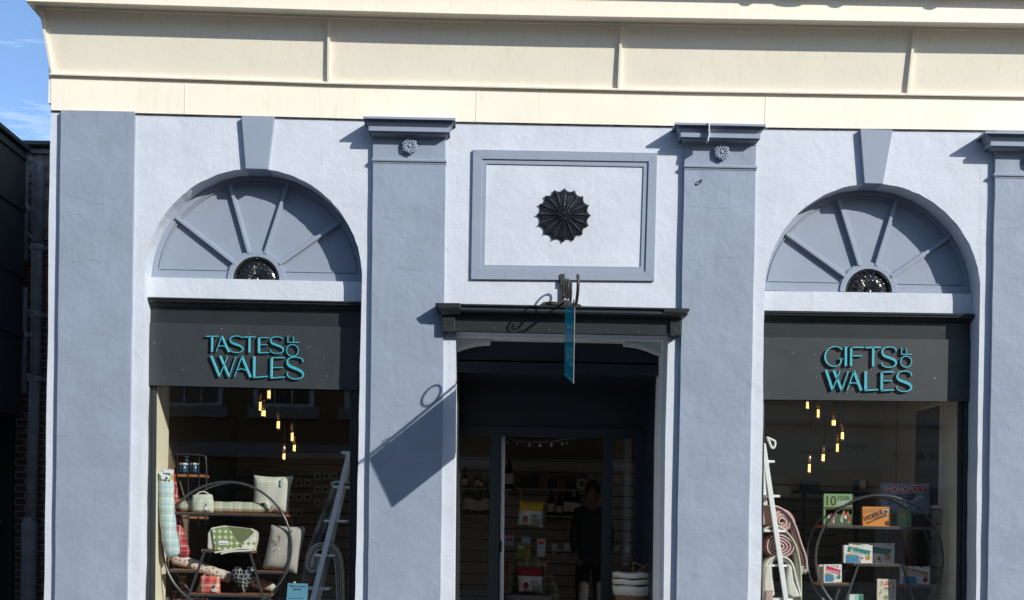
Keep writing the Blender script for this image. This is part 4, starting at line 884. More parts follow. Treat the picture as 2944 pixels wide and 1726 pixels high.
def cushion(name, q, d, th, m, parent=None, pinch=.09, n=18, band=None):
    """q: TL,TR,BR,BL photo px; pillow at depth d"""
    W = [P(x, y, d) for x, y in q]; b = MB(); G = {}
    for s in (-1, 1):
        for i in range(n + 1):
            for j in range(n + 1):
                u, v = -1 + 2 * i / n, -1 + 2 * j / n
                uu = u * (1 - pinch * (1 - v * v)); vv = v * (1 - pinch * (1 - u * u)); a, c = (uu + 1) / 2, (vv + 1) / 2
                p = (W[0] * (1 - a) + W[1] * a) * (1 - c) + (W[3] * (1 - a) + W[2] * a) * c
                h = th * (max(0, (1 - u ** 4) * (1 - v ** 4))) ** .55
                p = p + Vector((0, s * h + .01 * math.sin(5 * u + 3 * v) * (1 - u * u) * (1 - v * v), 0)); G[s, i, j] = p
    for s in (-1, 1):
        ids = {}
        for i in range(n + 1):
            for j in range(n + 1): ids[i, j] = b.pts([G[s, i, j]])[0]
        for i in range(n):
            for j in range(n):
                if band: b.use(band[1] if (j + .5) / n < band[0] else m)
                b.face(ids[i, j], ids[i + 1, j], ids[i + 1, j + 1], ids[i, j + 1])
    return b.build(name, m, parent, True)
def sausage(name, px, r, d, m, parent, dz=None, n=14):
    pts = smooth_path([(x, y) for x, y in px], 5); N = len(pts); ps = []; rs = []
    for i, (x, y) in enumerate(pts):
        t = i / (N - 1); ps.append(P(x, y, d)); e = min(t, 1 - t) * 2; rs.append(r * min(1, .12 + 6 * e) ** .5 * (1 + .04 * math.sin(i * 1.7)))
    b = MB(); b.tube(ps, rs, n); return b.build(name, m, parent, True)
def leaf(b, x, y, w_, h_, d, n=12, rot=0):
    pts = []
    for i in range(n):
        a = 2 * math.pi * i / n; u, v = w_ * math.cos(a), h_ * math.sin(a); pts.append(P(x + u * math.cos(rot) - v * math.sin(rot), y + u * math.sin(rot) + v * math.cos(rot), d))
    b.poly(pts)

# --- left window
t = thing('draught_excluder', P(*ZL(300, 1000), .6), 'red check draught excluder leaning behind the blue one at the left window edge', 'draught excluder', 'draught excluders in the left window')
sausage('stuffed_tube', [ZL(285, 200), ZL(310, 400), ZL(350, 640), ZL(400, 900), ZL(455, 1060)], .066, .72, M_RTART, t)
t = thing('draught_excluder', P(*ZL(300, 1000), .45), 'pale blue and cream check draught excluder standing against the cream wall', 'draught excluder', 'draught excluders in the left window')
sausage('stuffed_tube', [ZL(258, 205), ZL(262, 400), ZL(272, 620), ZL(298, 850), ZL(335, 1060)], .080, .44, M_BTART, t)
b = MB(); b.ribbon([ZL(205, 225), ZL(225, 262), ZL(237, 300)], 4, .345, .35); b.rect(*ZL(237, 205), *ZL(335, 238), .35, .355); b.build('card_tag', M_TAG, t)
b = MB(); b.use(M_YEL); leaf(b, *ZL(318, 278), 4, 9, .345); b.use(M_TAG); leaf(b, *ZL(270, 285), 8, 7, .346); b.use(M_INK); leaf(b, *ZL(265, 290), 4, 4, .3455); b.build('badge', None, t)
b = MB(); b.use(M_BTART)
t = thing('draught_excluder', P(*ZL(800, 625), .68), 'green grey tartan draught excluder lying along the top wooden board', 'draught excluder', 'draught excluders in the left window')
sausage('stuffed_tube', [ZL(380, 565), ZL(600, 568), ZL(850, 572), ZL(1080, 574), ZL(1300, 580)], .058, .66, M_GTART, t)
b = MB(); b.prism([ZL(1232, 510), ZL(1262, 508), ZL(1266, 545), ZL(1236, 547)], .60, .602); b.build('card_tag', M_TAG, t)
b = MB(); leaf(b, *ZL(1200, 545), 5, 5, .605); leaf(b, *ZL(1240, 603), 3.2, 3.2, .604); b.build('badge', M_INK, t)
t = thing('handbag', P(*ZL(615, 622), .58), 'round pale green check bag with a looped handle on the top board', 'bag')
cushion('body', [ZL(522, 452), ZL(715, 448), ZL(722, 622), ZL(516, 620)], .575, .045, M_GTART2, t, -.05)
b = MB(); q = smooth_path([ZL(548, 458), ZL(580, 432), ZL(625, 420), ZL(665, 436), ZL(690, 458)], 4); b.tube([P(x, y, .575) for x, y in q], .008, 6); b.build('handle', M_LINEN2, t, True)
b = MB(); b.use(M_INK); b.poly([P(*ZL(640, 552), .527), P(*ZL(662, 552), .527), P(*ZL(651, 537), .527)]); b.use(M_TAG); b.poly([P(*ZL(645, 556), .527), P(*ZL(658, 556), .527), P(*ZL(664, 598), .527), P(*ZL(639, 598), .527)]); b.use(M_INK)
for x in (638, 650, 662): b.poly([P(*ZL(x - 2, 598), .5268), P(*ZL(x + 2, 598), .5268), P(*ZL(x + 2, 608), .5268), P(*ZL(x - 2, 608), .5268)])
b.poly([P(*ZL(644, 563), .5265), P(*ZL(659, 563), .5265), P(*ZL(660, 568), .5265), P(*ZL(643, 568), .5265)]); b.build('lighthouse_patch', None, t)
t = thing('cushion', P(*ZL(1280, 632), .78), 'oatmeal cushion with a pale green check top band standing on the top board', 'cushion', 'cushions in the left window')
cushion('cover', [ZL(1118, 258), ZL(1508, 264), ZL(1452, 640), ZL(1092, 632)], .78, .075, M_LINEN2, t, .085, 20, (.30, M_GTART2))
b = MB(); b.prism([ZL(1383, 292), ZL(1408, 294), ZL(1400, 368), ZL(1372, 364)], .69, .693); b.build('card_tag', M_TAGB, t)
t = thing('cushion', P(*ZL(1400, 1200), .66), 'grey oatmeal cushion with three yellow stitched flowers leaning by the hoop', 'cushion', 'cushions in the left window')
cushion('cover', [ZL(1288, 742), ZL(1626, 760), ZL(1540, 1220), ZL(1196, 1172)], .62, .085, M_LINEN, t, .05)
b = MB(); b.use(M_YEL); bg_ = .530
for x, y in ((1315, 885), (1374, 848), (1406, 896)):
    c = P(*ZL(x, y), bg_); b.torus(c, .012, .0022, Vector((1, 0, 0)), Vector((0, 0, 1)), 12, 5); b.torus(c, .005, .002, Vector((1, 0, 0)), Vector((0, 0, 1)), 8, 5)
b.use(M_INK)
for q in ([(1318, 900), (1330, 935), (1338, 960)], [(1374, 862), (1362, 905), (1350, 958)], [(1404, 910), (1385, 940), (1362, 962)]): b.tube([P(*ZL(*z), bg_) for z in q], .0016, 5)
b.use(M_GREYD); b.poly([P(*ZL(*z), bg_ + .001) for z in ((1322, 965), (1364, 965), (1375, 1010), (1305, 1006))])
b.use(M_TAG)
for q in ([(1288, 990), (1315, 966), (1345, 962)], [(1382, 990), (1360, 968), (1345, 962)], [(1362, 972), (1370, 1005), (1358, 1035)]): b.tube([P(*ZL(*z), bg_ - .002) for z in q], .0025, 5)
b.build('embroidery', None, t)
b = MB(); b.prism([ZL(1508, 772), ZL(1522, 782), ZL(1490, 838), ZL(1478, 830)], .525, .527); b.build('card_tag', M_LINEN2, t)
t = thing('folded_blanket', P(*ZL(900, 1000), .6), 'folded green blanket with pale crosses and a cream turned corner on the middle board', 'blanket')
b = MB(); b.prism([ZL(668, 826), ZL(700, 770), ZL(820, 750), ZL(1080, 780), ZL(1128, 810), ZL(1132, 900), ZL(1110, 990), ZL(720, 985), ZL(664, 978)], .56, .80); b.build('fold', M_GREYL, t, bevel=.012)
b = MB(); b.prism([ZL(706, 785), ZL(860, 755), ZL(960, 900), ZL(1060, 965), ZL(960, 985), ZL(740, 1014)], .535, .558); b.build('fold', M_GCROSS, t, bevel=.006)
b = MB(); b.prism([ZL(862, 757), ZL(1080, 782), ZL(1122, 812), ZL(1050, 880), ZL(985, 935), ZL(960, 895)], .540, .5585); b.build('fold', mat('olive_cross_knit', (.17, .20, .10), .95, [(90, .3, .002, 'n')], .2, 40, .1), t, bevel=.006)
b = MB(); b.prism([ZL(985, 930), ZL(1050, 882), ZL(1100, 868), ZL(1133, 900), ZL(1130, 960), ZL(1110, 985), ZL(1000, 962)], .520, .5335); b.build('fold', M_WCROSS, t, bevel=.006)
b = MB(); b.ribbon(smooth_path([ZL(735, 1012), ZL(850, 992), ZL(980, 972), ZL(1085, 974), ZL(1118, 985), ZL(1080, 992), ZL(940, 998), ZL(850, 1010), ZL(795, 1024)], 4), 2.4, .50, .60); b.build('cream_edge', M_OFFW, t)
b = MB(); b.use(M_TAG); b.prism([ZL(774, 896), ZL(868, 900), ZL(868, 940), ZL(774, 940)], .528, .5345); b.use(M_INK); b.ribbon([ZL(785, 926), ZL(858, 929)], .9, .5270, .5279); b.build('woven_label', None, t)
t = thing('draught_excluder', P(*ZL(600, 1190), .6), 'cream floral draught excluder slanting down behind the legs', 'draught excluder', 'draught excluders in the left window')
sausage('stuffed_tube', [ZL(322, 1068), ZL(450, 1105), ZL(620, 1165), ZL(780, 1225), ZL(905, 1265)], .060, .74, M_FLOR, t)
t = thing('draught_excluder', P(*ZL(1240, 1380), .95), 'cream floral draught excluder low behind the right leg', 'draught excluder', 'draught excluders in the left window')
sausage('stuffed_tube', [ZL(1100, 1300), ZL(1200, 1325), ZL(1330, 1350)], .055, .84, M_FLOR, t)
t = thing('handbag', P(*ZL(680, 1410), .6), 'small red and cream tartan bag with a sheep badge on the lowest board', 'bag')
cushion('body', [ZL(598, 1240), ZL(785, 1246), ZL(790, 1412), ZL(582, 1416)], .60, .05, M_RTART2, t, -.02)
b = MB(); q = smooth_path([ZL(622, 1246), ZL(650, 1222), ZL(690, 1214), ZL(725, 1224), ZL(752, 1246)], 4); b.tube([P(x, y, .60) for x, y in q], .006, 6); b.build('handle', M_RTART2, t, True)
b = MB(); b.use(M_TAG)
for x, y, r in ((718, 1378, 5), (730, 1382, 5), (742, 1378, 5), (724, 1370, 5), (738, 1370, 5)): b.ball(P(*ZL(x, y), .545), r * .0035, 6, 1, .3, 1)
b.use(M_STEEL); b.ball(P(*ZL(726, 1350), .542), .02, 8, .6, .3, 1); b.use(M_YEL); b.ball(P(*ZL(750, 1366), .543), .008, 6, 1, .4, 1); b.build('sheep_badge', None, t)
t = thing('heart_cushion', P(*ZL(1020, 1410), .62), 'black heart shaped cushion woven with a pale grey lattice', 'cushion')
b = MB(); rows = []; n = 22; pts = []
hx, hy_ = ZL(1020, 1258)
for i in range(44):
    a = 2 * math.pi * i / 44; X = 16 * math.sin(a) ** 3; Y = 13 * math.cos(a) - 5 * math.cos(2 * a) - 2 * math.cos(3 * a) - math.cos(4 * a); pts.append((X / 16 * 36.5, -Y / 16 * 43))
for s, th in ((1, -.085), (.985, -.02),):
    pass
for sc_, yy in ((.02, -.085), (.35, -.082), (.65, -.066), (.85, -.042), (.97, -.012), (1.0, 0), (.97, .012), (.85, .042), (.6, .06), (.02, .07)):
    rows.append([P(hx + x * sc_, hy_ + y * sc_ + (1 - sc_) * 3, .62) + Vector((0, yy, 0)) for x, y in pts])
b.loft(rows); b.build('cover', M_BLKPAT, t, True)

# wire rack with jars at the left
t = thing('wire_rack', P(*ZL(470, 1400), 1.1), 'black wire rack with wooden shelves behind the hoop at the left', 'rack')
DR = 1.05
b = MB(); q = smooth_path([ZL(285, 60), ZL(350, 55), ZL(560, 60), ZL(625, 72), ZL(652, 110), ZL(655, 400), ZL(650, 1000), ZL(648, 1477)], 3); b.tube([P(x, y, DR) for x, y in q], .009, 6)
for x in (372, 482, 585): b.tube([P(*ZL(x, 60), DR - .0), P(*ZL(x - 10, 1500), DR)], .0045, 6)
b.build('wire_frame', M_STEELD, t, True)
for y in (252, 660, 1470):
    b = MB(); a, c = P(*ZL(328, y), DR), P(*ZL(626, y), DR); b.box(a.x, c.x, DR + .012, DR + .28, a.z - .022, a.z + .005); b.build('shelf_board', M_WOOD, t)
M_JARB = mat('blue_tin', (.02, .07, .13), .3); M_JARO = mat('orange_jar', (.35, .12, .03), .4); M_LID = mat('cream_lid', (.62, .62, .58), .4)
def jar(x0, x1, yt, yb, d, m, lab, grp, lid=M_LID):
    a = P(*ZL((x0 + x1) / 2, yb), d); r = abs(P(*ZL(x1, yb), d).x - P(*ZL(x0, yb), d).x) / 2; h = P(*ZL(x0, yt), d).z - a.z
    t = thing('jar', a, lab, 'jar', grp); b = MB(); b.lathe(a, [(r * .9, 0), (r, .01), (r, h * .78), (r * .9, h * .82)], 16); b.build('body', m, t, True)
    b = MB(); b.lathe(a + Vector((0, 0, h * .82)), [(r * 1.02, 0), (r * 1.02, h * .17), (r * .9, h * .18)], 16); b.build('lid', lid, t)
jar(385, 478, 140, 236, DR + .13, M_JARB, 'dark blue tin on the upper rack board, left one of the pair', 'jars and tins on the wire rack')
jar(492, 582, 140, 236, DR + .13, M_JARB, 'dark blue tin on the upper rack board, right one of the pair', 'jars and tins on the wire rack')
jar(440, 480, 75, 137, DR + .13, M_JARB, 'narrow dark blue tin stacked on the left blue tin', 'jars and tins on the wire rack')
for i, (x0, x1, y0, y1) in enumerate(((312, 385, 1385, 1462), (392, 465, 1385, 1462), (380, 456, 1298, 1374), (388, 458, 1240, 1292))):
    jar(x0, x1, y0, y1, DR + .12, M_JARO, ('orange jar with a cream lid low at the far left of the rack', 'orange jar with a cream lid, second on the low rack board', 'orange jar with a cream lid stacked on the second one', 'small orange jar topmost of the low stack on the rack')[i], 'jars and tins on the wire rack')

def ladder(label, railf, railb, treads, d0, Z, w_px):
    t = thing('ladder_shelf', P(*Z(railf[2], 1477), d0), label, 'ladder')
    for (xa, ya, xb, yb, wp), d in ((railf, d0), (railb, d0 + .42)):
        a, c = P(*Z(xa, ya), d), P(*Z(xb, yb), d); e = a + (c - a) * ((a.z - .62) / (a.z - c.z)); hw = wp / 3.387 / 2 * (D + d) / (SP * D)
        b = MB(); b.loft([[q + Vector((sx * hw, sy, 0)) for sx, sy in ((-1, -.014), (1, -.014), (1, .014), (-1, .014))] for q in (a, e)]); b.build('rail', M_LADDER, t, bevel=.003)
    for x0, x1, y in treads:
        a, c = P(*Z(x0, y), d0 + .02), P(*Z(x1, y), d0 + .02); z = (a.z + c.z) / 2
        b = MB(); b.box(a.x, c.x, d0 + .016, d0 + .405, z - .012, z + .012); b.build('tread', M_LADDER, t, bevel=.003)
    return t
ladder('white painted ladder shelf leaning to the right in the left window', (2052, 30, 1690, 1477, 52), (2075, 30, 1745, 1477, 50), [(1968, 2052, 37), (1884, 2056, 374), (1798, 2020, 706), (1714, 1906, 1041), (1630, 1850, 1366)], .50, ZL, 50)
ladder('white ladder shelf at the left side of the right window', (150, -50, 375, 1500, 46), (120, -20, 250, 1500, 40), [(170, 262, 125), (165, 314, 462), (160, 366, 803), (225, 402, 1140), (240, 440, 1470)], .42, ZR, 46)
b = MB(); q = smooth_path([z2(130, 590), z2(205, 622), z2(262, 655), z2(262, 720), z2(240, 758), z2(208, 745), z2(185, 690), z2(150, 615)], 4); b.tube([P(x, y, .40) for x, y in q], .012, 8); tag(b.build('hanging_loop', M_WHITE, None, True), 'white hanging loop at the head of the right window ladder', 'loop')

# throws on the left ladder
t = thing('throw', P(*ZL(1950, 350), .62), 'long grey herringbone throw falling from a high tread down to the left', 'blanket')
b = MB(); b.use(M_GREYW)
Lp = smooth_path([ZL(1876, 345), ZL(1830, 470), ZL(1760, 660), ZL(1680, 860), ZL(1610, 1060), ZL(1580, 1300)], 4); Rp = smooth_path([ZL(2050, 335), ZL(2000, 480), ZL(1935, 660), ZL(1850, 860), ZL(1800, 1060), ZL(1760, 1310)], 4); n = len(Lp)
rows = []
for i in range(n):
    a, c = P(*Lp[i], .95), P(*Rp[i], .95); rows.append([a + (c - a) * (k / 12) + Vector((0, .035 * math.sin(k * 1.4 + i * .12), 0)) for k in range(13)])
for k in range(13): rows[0][k].y -= .0
b.loft([[*r_, *[q + Vector((0, .04, 0)) for q in r_[::-1]]] for r_ in rows]); b.build('cloth', None, t, True)
b = MB(); b.ribbon(smooth_path([ZL(1872, 356), ZL(1885, 338), ZL(1930, 326), ZL(2055, 332)], 4), 4, .60, .98); b.build('fold', M_GREYL, t, True)
t = thing('throw', P(*ZL(1850, 1040), .62), 'charcoal and cream throw rolled over the fourth tread and hanging at the right', 'blanket')
base = [ZL(1745, 1020), ZL(1720, 1060), ZL(1712, 1120), ZL(1702, 1170), ZL(1680, 1176), ZL(1662, 1150), ZL(1664, 1090), ZL(1680, 1030), ZL(1712, 975), ZL(1790, 950), ZL(1870, 975), ZL(1925, 1060), ZL(1945, 1180), ZL(1952, 1330), ZL(1955, 1500)]
for k in range(7):
    q = []
    for i, (x, y) in enumerate(base):
        x0, y0 = base[max(i - 1, 0)]; x1, y1 = base[min(i + 1, len(base) - 1)]; l = math.hypot(x1 - x0, y1 - y0) or 1; o = (k - 3) * 3.0
        q.append((x + (y1 - y0) / l * o, y - (x1 - x0) / l * o))
    b = MB(); b.ribbon(smooth_path(q, 4), 1.25 if k % 2 else 1.7, .56 + .004 * (k % 3), .88); b.build('fold', M_GREYL if k % 2 == 0 else M_GREYD, t, True)
t = thing('notice_card', P(*ZL(1530, 1477), .50), 'blue notice card about an in store tearoom at the foot of the ladder', 'sign')
M_NB = mat('blue_card', (.12, .33, .46), .4)
b = MB(); b.prism([ZL(1448, 1310), ZL(1643, 1316), ZL(1632, 1600), ZL(1424, 1600)], .47, .475); b.build('card', M_NB, t)
b = MB(); text(b, 'Visit our in store', *ZL(1462, 1346), *ZL(1618, 1327), .4685, slope=.03, bold=.3); text(b, 'tearoom', *ZL(1498, 1378), *ZL(1575, 1360), .4685, slope=.03, bold=.3); text(b, 'cakes, pastries and teas', *ZL(1450, 1462), *ZL(1600, 1450), .4685, slope=.01); b.build('lettering', M_INK, t)
b = MB(); b.prism([ZL(1505, 1298), ZL(1522, 1298), ZL(1522, 1312), ZL(1505, 1312)], .46, .48); b.build('clip', M_TAG, t)

# --- right window
def roll(t, cx, cy, r0, r1, turns, a0, d0, d1, mats, w=1.6, sq=1.0, ph=0):
    for k, m in enumerate(mats):
        n = int(26 * turns); q = []
        for i in range(n + 1):
            f = i / n; a = a0 + 2 * math.pi * turns * f; r = r0 + (r1 - r0) * f + (r1 - r0) / turns / len(mats) * k * .9; r *= 1 + .05 * math.sin(3 * a + ph)
            q.append((cx + r * math.cos(a), cy + r * sq * math.sin(a)))
        b = MB(); b.ribbon(q, w, d0 + .006 * k, d1); b.build('roll_layer', m, t, True)
t = thing('throw', P(*ZR(330, 800), .5), 'dusty pink throw rolled on top of the ladder with fringed edge hanging right', 'blanket', 'throws on the right window ladder')
roll(t, *ZR(330, 712), 4, 33, 3.0, .4, .45, .86, (M_PINKL, M_PINK), 2.3, .95)
b = MB(); b.prism([ZR(60, 545), ZR(270, 552), ZR(262, 640), ZR(230, 740), ZR(60, 760)], .46, .86); b.build('roll_body', mat('tan_wool', (.50, .33, .27), .95, [(80, .3, .003, 'n')], .1, 20, .1), t, bevel=.02)
for k in range(9):
    m = (M_PINKL, M_PINK, M_PINKD)[k % 3]; o = k * 13
    q = smooth_path([ZR(170 + o * .2, 556 + o * .6), ZR(290 + o * .1, 566 + o * .55), ZR(400 - o * .15, 640 + o * .5), ZR(468 - o * .45, 760 + o * .3), ZR(520 - o * .75, 920 + o * .1), ZR(568 - o * .8, 1060), ZR(575 - o * .62, 1160 + (k % 2) * 10)], 4)
    b = MB(); b.ribbon(q, 2.3, .43 + .008 * k, .86); b.build('fold', m, t, True)
b = MB()
for k in range(9):
    x = 500 + k * 10; a = P(*ZR(x, 1140 + (k * 7) % 12), .45); c = P(*ZR(x + 4, 1192 + (k * 11) % 38), .46); b.tube([a, c], [.007, .004], 6)
b.build('fringe', M_OFFW, t)
t = thing('throw', P(*ZR(300, 1050), .5), 'second dusty pink throw rolled up tight below the third tread', 'blanket', 'throws on the right window ladder')
roll(t, *ZR(305, 950), 5, 42, 4.0, 1.2, .45, .86, (M_PINKL, M_PINKD), 2.0, .82, 1)
t = thing('throw', P(*ZR(400, 1100), .5), 'cream green throw curving down over the third tread', 'blanket', 'throws on the right window ladder')
for k in range(3):
    b = MB(); b.ribbon(smooth_path([ZR(150, 800 + k * 9), ZR(230, 752 + k * 9), ZR(330 - 3 * k, 770 + k * 9), ZR(420 - 8 * k, 860), ZR(480 - 10 * k, 980), ZR(515 - 13 * k, 1180), ZR(520 - 14 * k, 1500)], 4), 2.3, .44 + .01 * k, .88); b.build('fold', (M_OLIVE, M_OFFW, M_OLIVE)[k], t, True)
t = thing('throw', P(*ZR(300, 1440), .5), 'off white throw hung over the lowest visible tread with a grey woven edge', 'blanket', 'throws on the right window ladder')
for k, (m, o) in enumerate(((M_OFFW, 0), (M_LINEN, 11), (M_OFFW, 22))):
    b = MB(); b.ribbon(smooth_path([ZR(150 + o, 1500), ZR(160 + o, 1250), ZR(178 + o, 1130 + o), ZR(270, 1052 + o), ZR(380 - o, 1068 + o), ZR(440 - o, 1140), ZR(472 - o, 1280), ZR(505 - o, 1400), ZR(505 - o, 1440)], 4), 2.9, .43 + .008 * k, .86); b.build('fold', m, t, True)
b = MB(); b.prism([ZR(395, 1120), ZR(430, 1150), ZR(448, 1300), ZR(498, 1410), ZR(505, 1448), ZR(440, 1450), ZR(398, 1420), ZR(385, 1280)], .42, .60); b.build('inner_fold', M_OFFW, t, bevel=.015)
b = MB(); b.prism([ZR(175, 1140), ZR(232, 1130), ZR(240, 1250), ZR(262, 1400), ZR(262, 1438), ZR(200, 1440), ZR(165, 1500), ZR(155, 1300)], .42, .60); b.build('inner_fold', M_OFFW, t, bevel=.015)
b = MB()
for k in range(7): a = P(*ZR(190 + k * 9, 1380 + (k % 3) * 8), .41); b.tube([a, a + Vector((-.01, 0, -.10))], [.008, .004], 6)
b.build('fringe', M_PINKL, t)

def flat_art(name, t, d, items):
    b = MB()
    for m, q in items:
        b.use(m); b.poly([P(*z, d) for z in q])
    return b.build(name, None, t)
def quadZ(Z, x0, y0, x1, y1): return [Z(x0, y0), Z(x1, y0), Z(x1, y1), Z(x0, y1)]
def box_item(name, label, cat, q, d, th, m, Z=ZR, group=None, part='carton'):
    t = thing(name, P(*Z((q[0][0] + q[2][0]) / 2, q[2][1]), d), label, cat, group)
    b = MB(); b.prism([Z(*z) for z in q], d, d + th); b.build(part, m, t, bevel=.002); return t
PM = lambda n, c: mat(n, c, .4, spec=.5)
G1 = PM('sage_cover', (.20, .34, .16)); G2 = PM('dark_green_cover', (.06, .12, .055)); BR = PM('brown_print', (.10, .045, .02)); OR = PM('orange_card', (.70, .27, .05)); OR2 = PM('deep_orange_card', (.50, .20, .06))
LB = PM('pale_blue_print', (.35, .50, .62)); RD = PM('red_print', (.60, .035, .055)); SK = PM('skin_tone_print', (.55, .32, .20)); WH = PM('white_card', (.72, .72, .70)); TG = PM('teal_green_print', (.03, .22, .17)); BL = PM('blue_print', (.06, .24, .40)); OC = PM('ochre_print', (.50, .28, .04)); PK = PM('pink_red_print', (.60, .03, .10)); NV = PM('navy_print', (.02, .04, .13)); SL = PM('slate_blue_print', (.24, .32, .42)); GY = PM('grey_print', (.50, .53, .56)); CRD = PM('cream_card', (.68, .62, .50))
t = box_item('story_book', 'green hardback book headed 10 STORI leaning on the left of the top board', 'book', [(740, 440), (1020, 443), (1016, 750), (738, 750)], .62, .035, G1, part='cover')
rn = random.Random(5); D_ = .6190
art = [(BR, quadZ(ZR, 745, 570, 1018, 588)), (G2, quadZ(ZR, 756, 590, 1016, 748)), (G1, quadZ(ZR, 760, 592, 1013, 640))]
flat_art('band', t, D_, art)
art = []
for k in range(26):
    x = rn.uniform(775, 995); y = rn.uniform(630, 715) - 30 * math.sin((x - 770) / 225 * math.pi) * .6; m = rn.choice((LB, RD, SK, OC, WH, PK, GY)); w0 = rn.uniform(7, 13); h0 = rn.uniform(16, 34)
    art.append((m, [ZR(x - w0, y + h0), ZR(x - w0 * .6, y), ZR(x, y - 8), ZR(x + w0 * .6, y), ZR(x + w0, y + h0)])); art.append((SK, [ZR(x - 4, y - 8), ZR(x - 4, y - 17), ZR(x + 4, y - 17), ZR(x + 4, y - 8)]))
b = MB()
for i, (m, q) in enumerate(art): b.use(m); b.poly([P(*z, D_ - .0003 - .00004 * i) for z in q])
b.build('crowd_picture', None, t)
b = MB(); b.use(BR); text(b, '10', *ZR(766, 552), *ZR(856, 462), D_, bold=.8); text(b, 'STORI', *ZR(872, 488), *ZR(988, 465), D_, bold=.3); text(b, 'BLEEDODD', *ZR(872, 504), *ZR(985, 492), D_); b.use(WH); text(b, 'O HANES', *ZR(872, 528), *ZR(990, 508), D_, bold=.4); text(b, 'CYMRU', *ZR(872, 552), *ZR(985, 532), D_, bold=.4); b.build('lettering', None, t)
t = box_item('game_box', 'orange game box lettered HYDERUS with a big question mark', 'box', [(1117, 566), (1388, 568), (1390, 762), (1120, 760)], .60, .05, OR)
flat_art('stripe', t, .5993, [(OR2, [ZR(1125, 592), ZR(1380, 572), ZR(1380, 585), ZR(1125, 640)]), (OR2, [ZR(1130, 690), ZR(1250, 655), ZR(1385, 640), ZR(1385, 652), ZR(1240, 690)])])
b = MB(); b.use(WH); b.use(M_INK); text(b, 'HYDERUS', *ZR(1140, 708), *ZR(1318, 668), .5975, slope=-.40, bold=.8); text(b, 'CONFIDENT', *ZR(1222, 708), *ZR(1338, 690), .5975, slope=-.38, bold=.3); b.use(WH); text(b, '?', *ZR(1322, 672), *ZR(1376, 600), .5988, slope=-.2, bold=1.6); b.use(M_INK); text(b, '?', *ZR(1326, 668), *ZR(1372, 604), .5975, slope=-.2, bold=1); b.build('lettering', None, t)
flat_art('badge', t, .5984, [(BR, [ZR(1356 + 24 * math.cos(a), 728 + 24 * math.sin(a)) for a in [math.pi * i / 8 for i in range(16)]]), (BR, [ZR(1150, 722), ZR(1218, 698), ZR(1218, 712), ZR(1150, 738)])])
t = box_item('small_book', 'small green and grey book beside the orange game box', 'book', [(1457, 588), (1592, 590), (1595, 760), (1457, 758)], .61, .02, PM('grey_green_cover', (.17, .27, .13)), part='cover')
art = []
for k in range(14): x, y = rn.uniform(1468, 1575), rn.uniform(600, 742); art.append((rn.choice((GY, LB, G1, SL)), [ZR(x, y), ZR(x + rn.uniform(8, 22), y + rn.uniform(-6, 6)), ZR(x + 14, y + rn.uniform(6, 14))]))
art.append((PM('lime_print', (.32, .36, .05)), [ZR(1524 + 38 * math.cos(a), 652 + 30 * math.sin(a)) for a in [math.pi * i / 7 for i in range(14)]]))
b = MB()
for i, (m, q) in enumerate(art): b.use(m); b.poly([P(*z, .6094 - .00004 * i) for z in q])
b.build('cover_picture', None, t); b = MB(); text(b, 'TOP', *ZR(1500, 655), *ZR(1550, 635), .6075, bold=.4); b.build('lettering', PM('orange_print', (.6, .16, .03)), t)
t = box_item('board_game', 'slate blue board game box headed MONOPOLY on a red banner', 'box', [(1302, 337), (1776, 340), (1773, 636), (1302, 633)], 1.0, .05, SL)
art = []
for k in range(34):
    x, y = rn.uniform(1310, 1740), rn.uniform(450, 620); w0, h0 = rn.uniform(10, 60), rn.uniform(4, 16); art.append((rn.choice((GY, SL, NV, M_GREYD, LB, GY)), [ZR(x, y), ZR(x + w0, y + rn.uniform(-6, 6)), ZR(x + w0, y + h0), ZR(x + 3, y + h0 + 3)]))
art += [(NV, quadZ(ZR, 1450, 440, 1625, 500)), (RD, quadZ(ZR, 1443, 442, 1455, 470)), (RD, quadZ(ZR, 1618, 442, 1630, 470))]
for cx_, cy_ in ((1430, 510), (1480, 530), (1535, 552), (1590, 520), (1640, 495), (1680, 470)): art.append((WH, [ZR(cx_ - 36, cy_), ZR(cx_, cy_ - 15), ZR(cx_ + 36, cy_), ZR(cx_, cy_ + 15)])); art.append((GY, [ZR(cx_ - 20, cy_), ZR(cx_, cy_ - 8), ZR(cx_ + 20, cy_), ZR(cx_, cy_ + 8)]))
b = MB()
for i, (m, q) in enumerate(art): b.use(m); b.poly([P(*z, .9992 - .00004 * i) for z in q])
b.build('box_picture', None, t)
flat_art('banner', t, .9955, [(WH, quadZ(ZR, 1334, 358, 1740, 434))]); flat_art('banner', t, .9948, [(RD, quadZ(ZR, 1339, 363, 1735, 429))])
b = MB(); text(b, 'MONOPOLY', *ZR(1352, 420), *ZR(1722, 370), .994, slope=.012, bold=1.2); text(b, 'LIMITED EDITION', *ZR(1480, 452), *ZR(1595, 444), .994); text(b, 'SNOWDONIA EDITION', *ZR(1465, 472), *ZR(1612, 464), .994); b.build('lettering', WH, t)
t = box_item('display_plinth', 'dark plinth behind the hoop that carries the board game', 'plinth', [(1310, 638), (1770, 641), (1770, 790), (1310, 788)], .99, .3, M_STEELD)
b = MB(); a = P(*ZR(1330, 790), 1.02); c = P(*ZR(1750, 790), 1.02)
for x in (a.x, c.x): b.box(x - .02, x + .02, 1.0, 1.25, .62, a.z)
b.build('plinth_leg', M_STEELD, t)
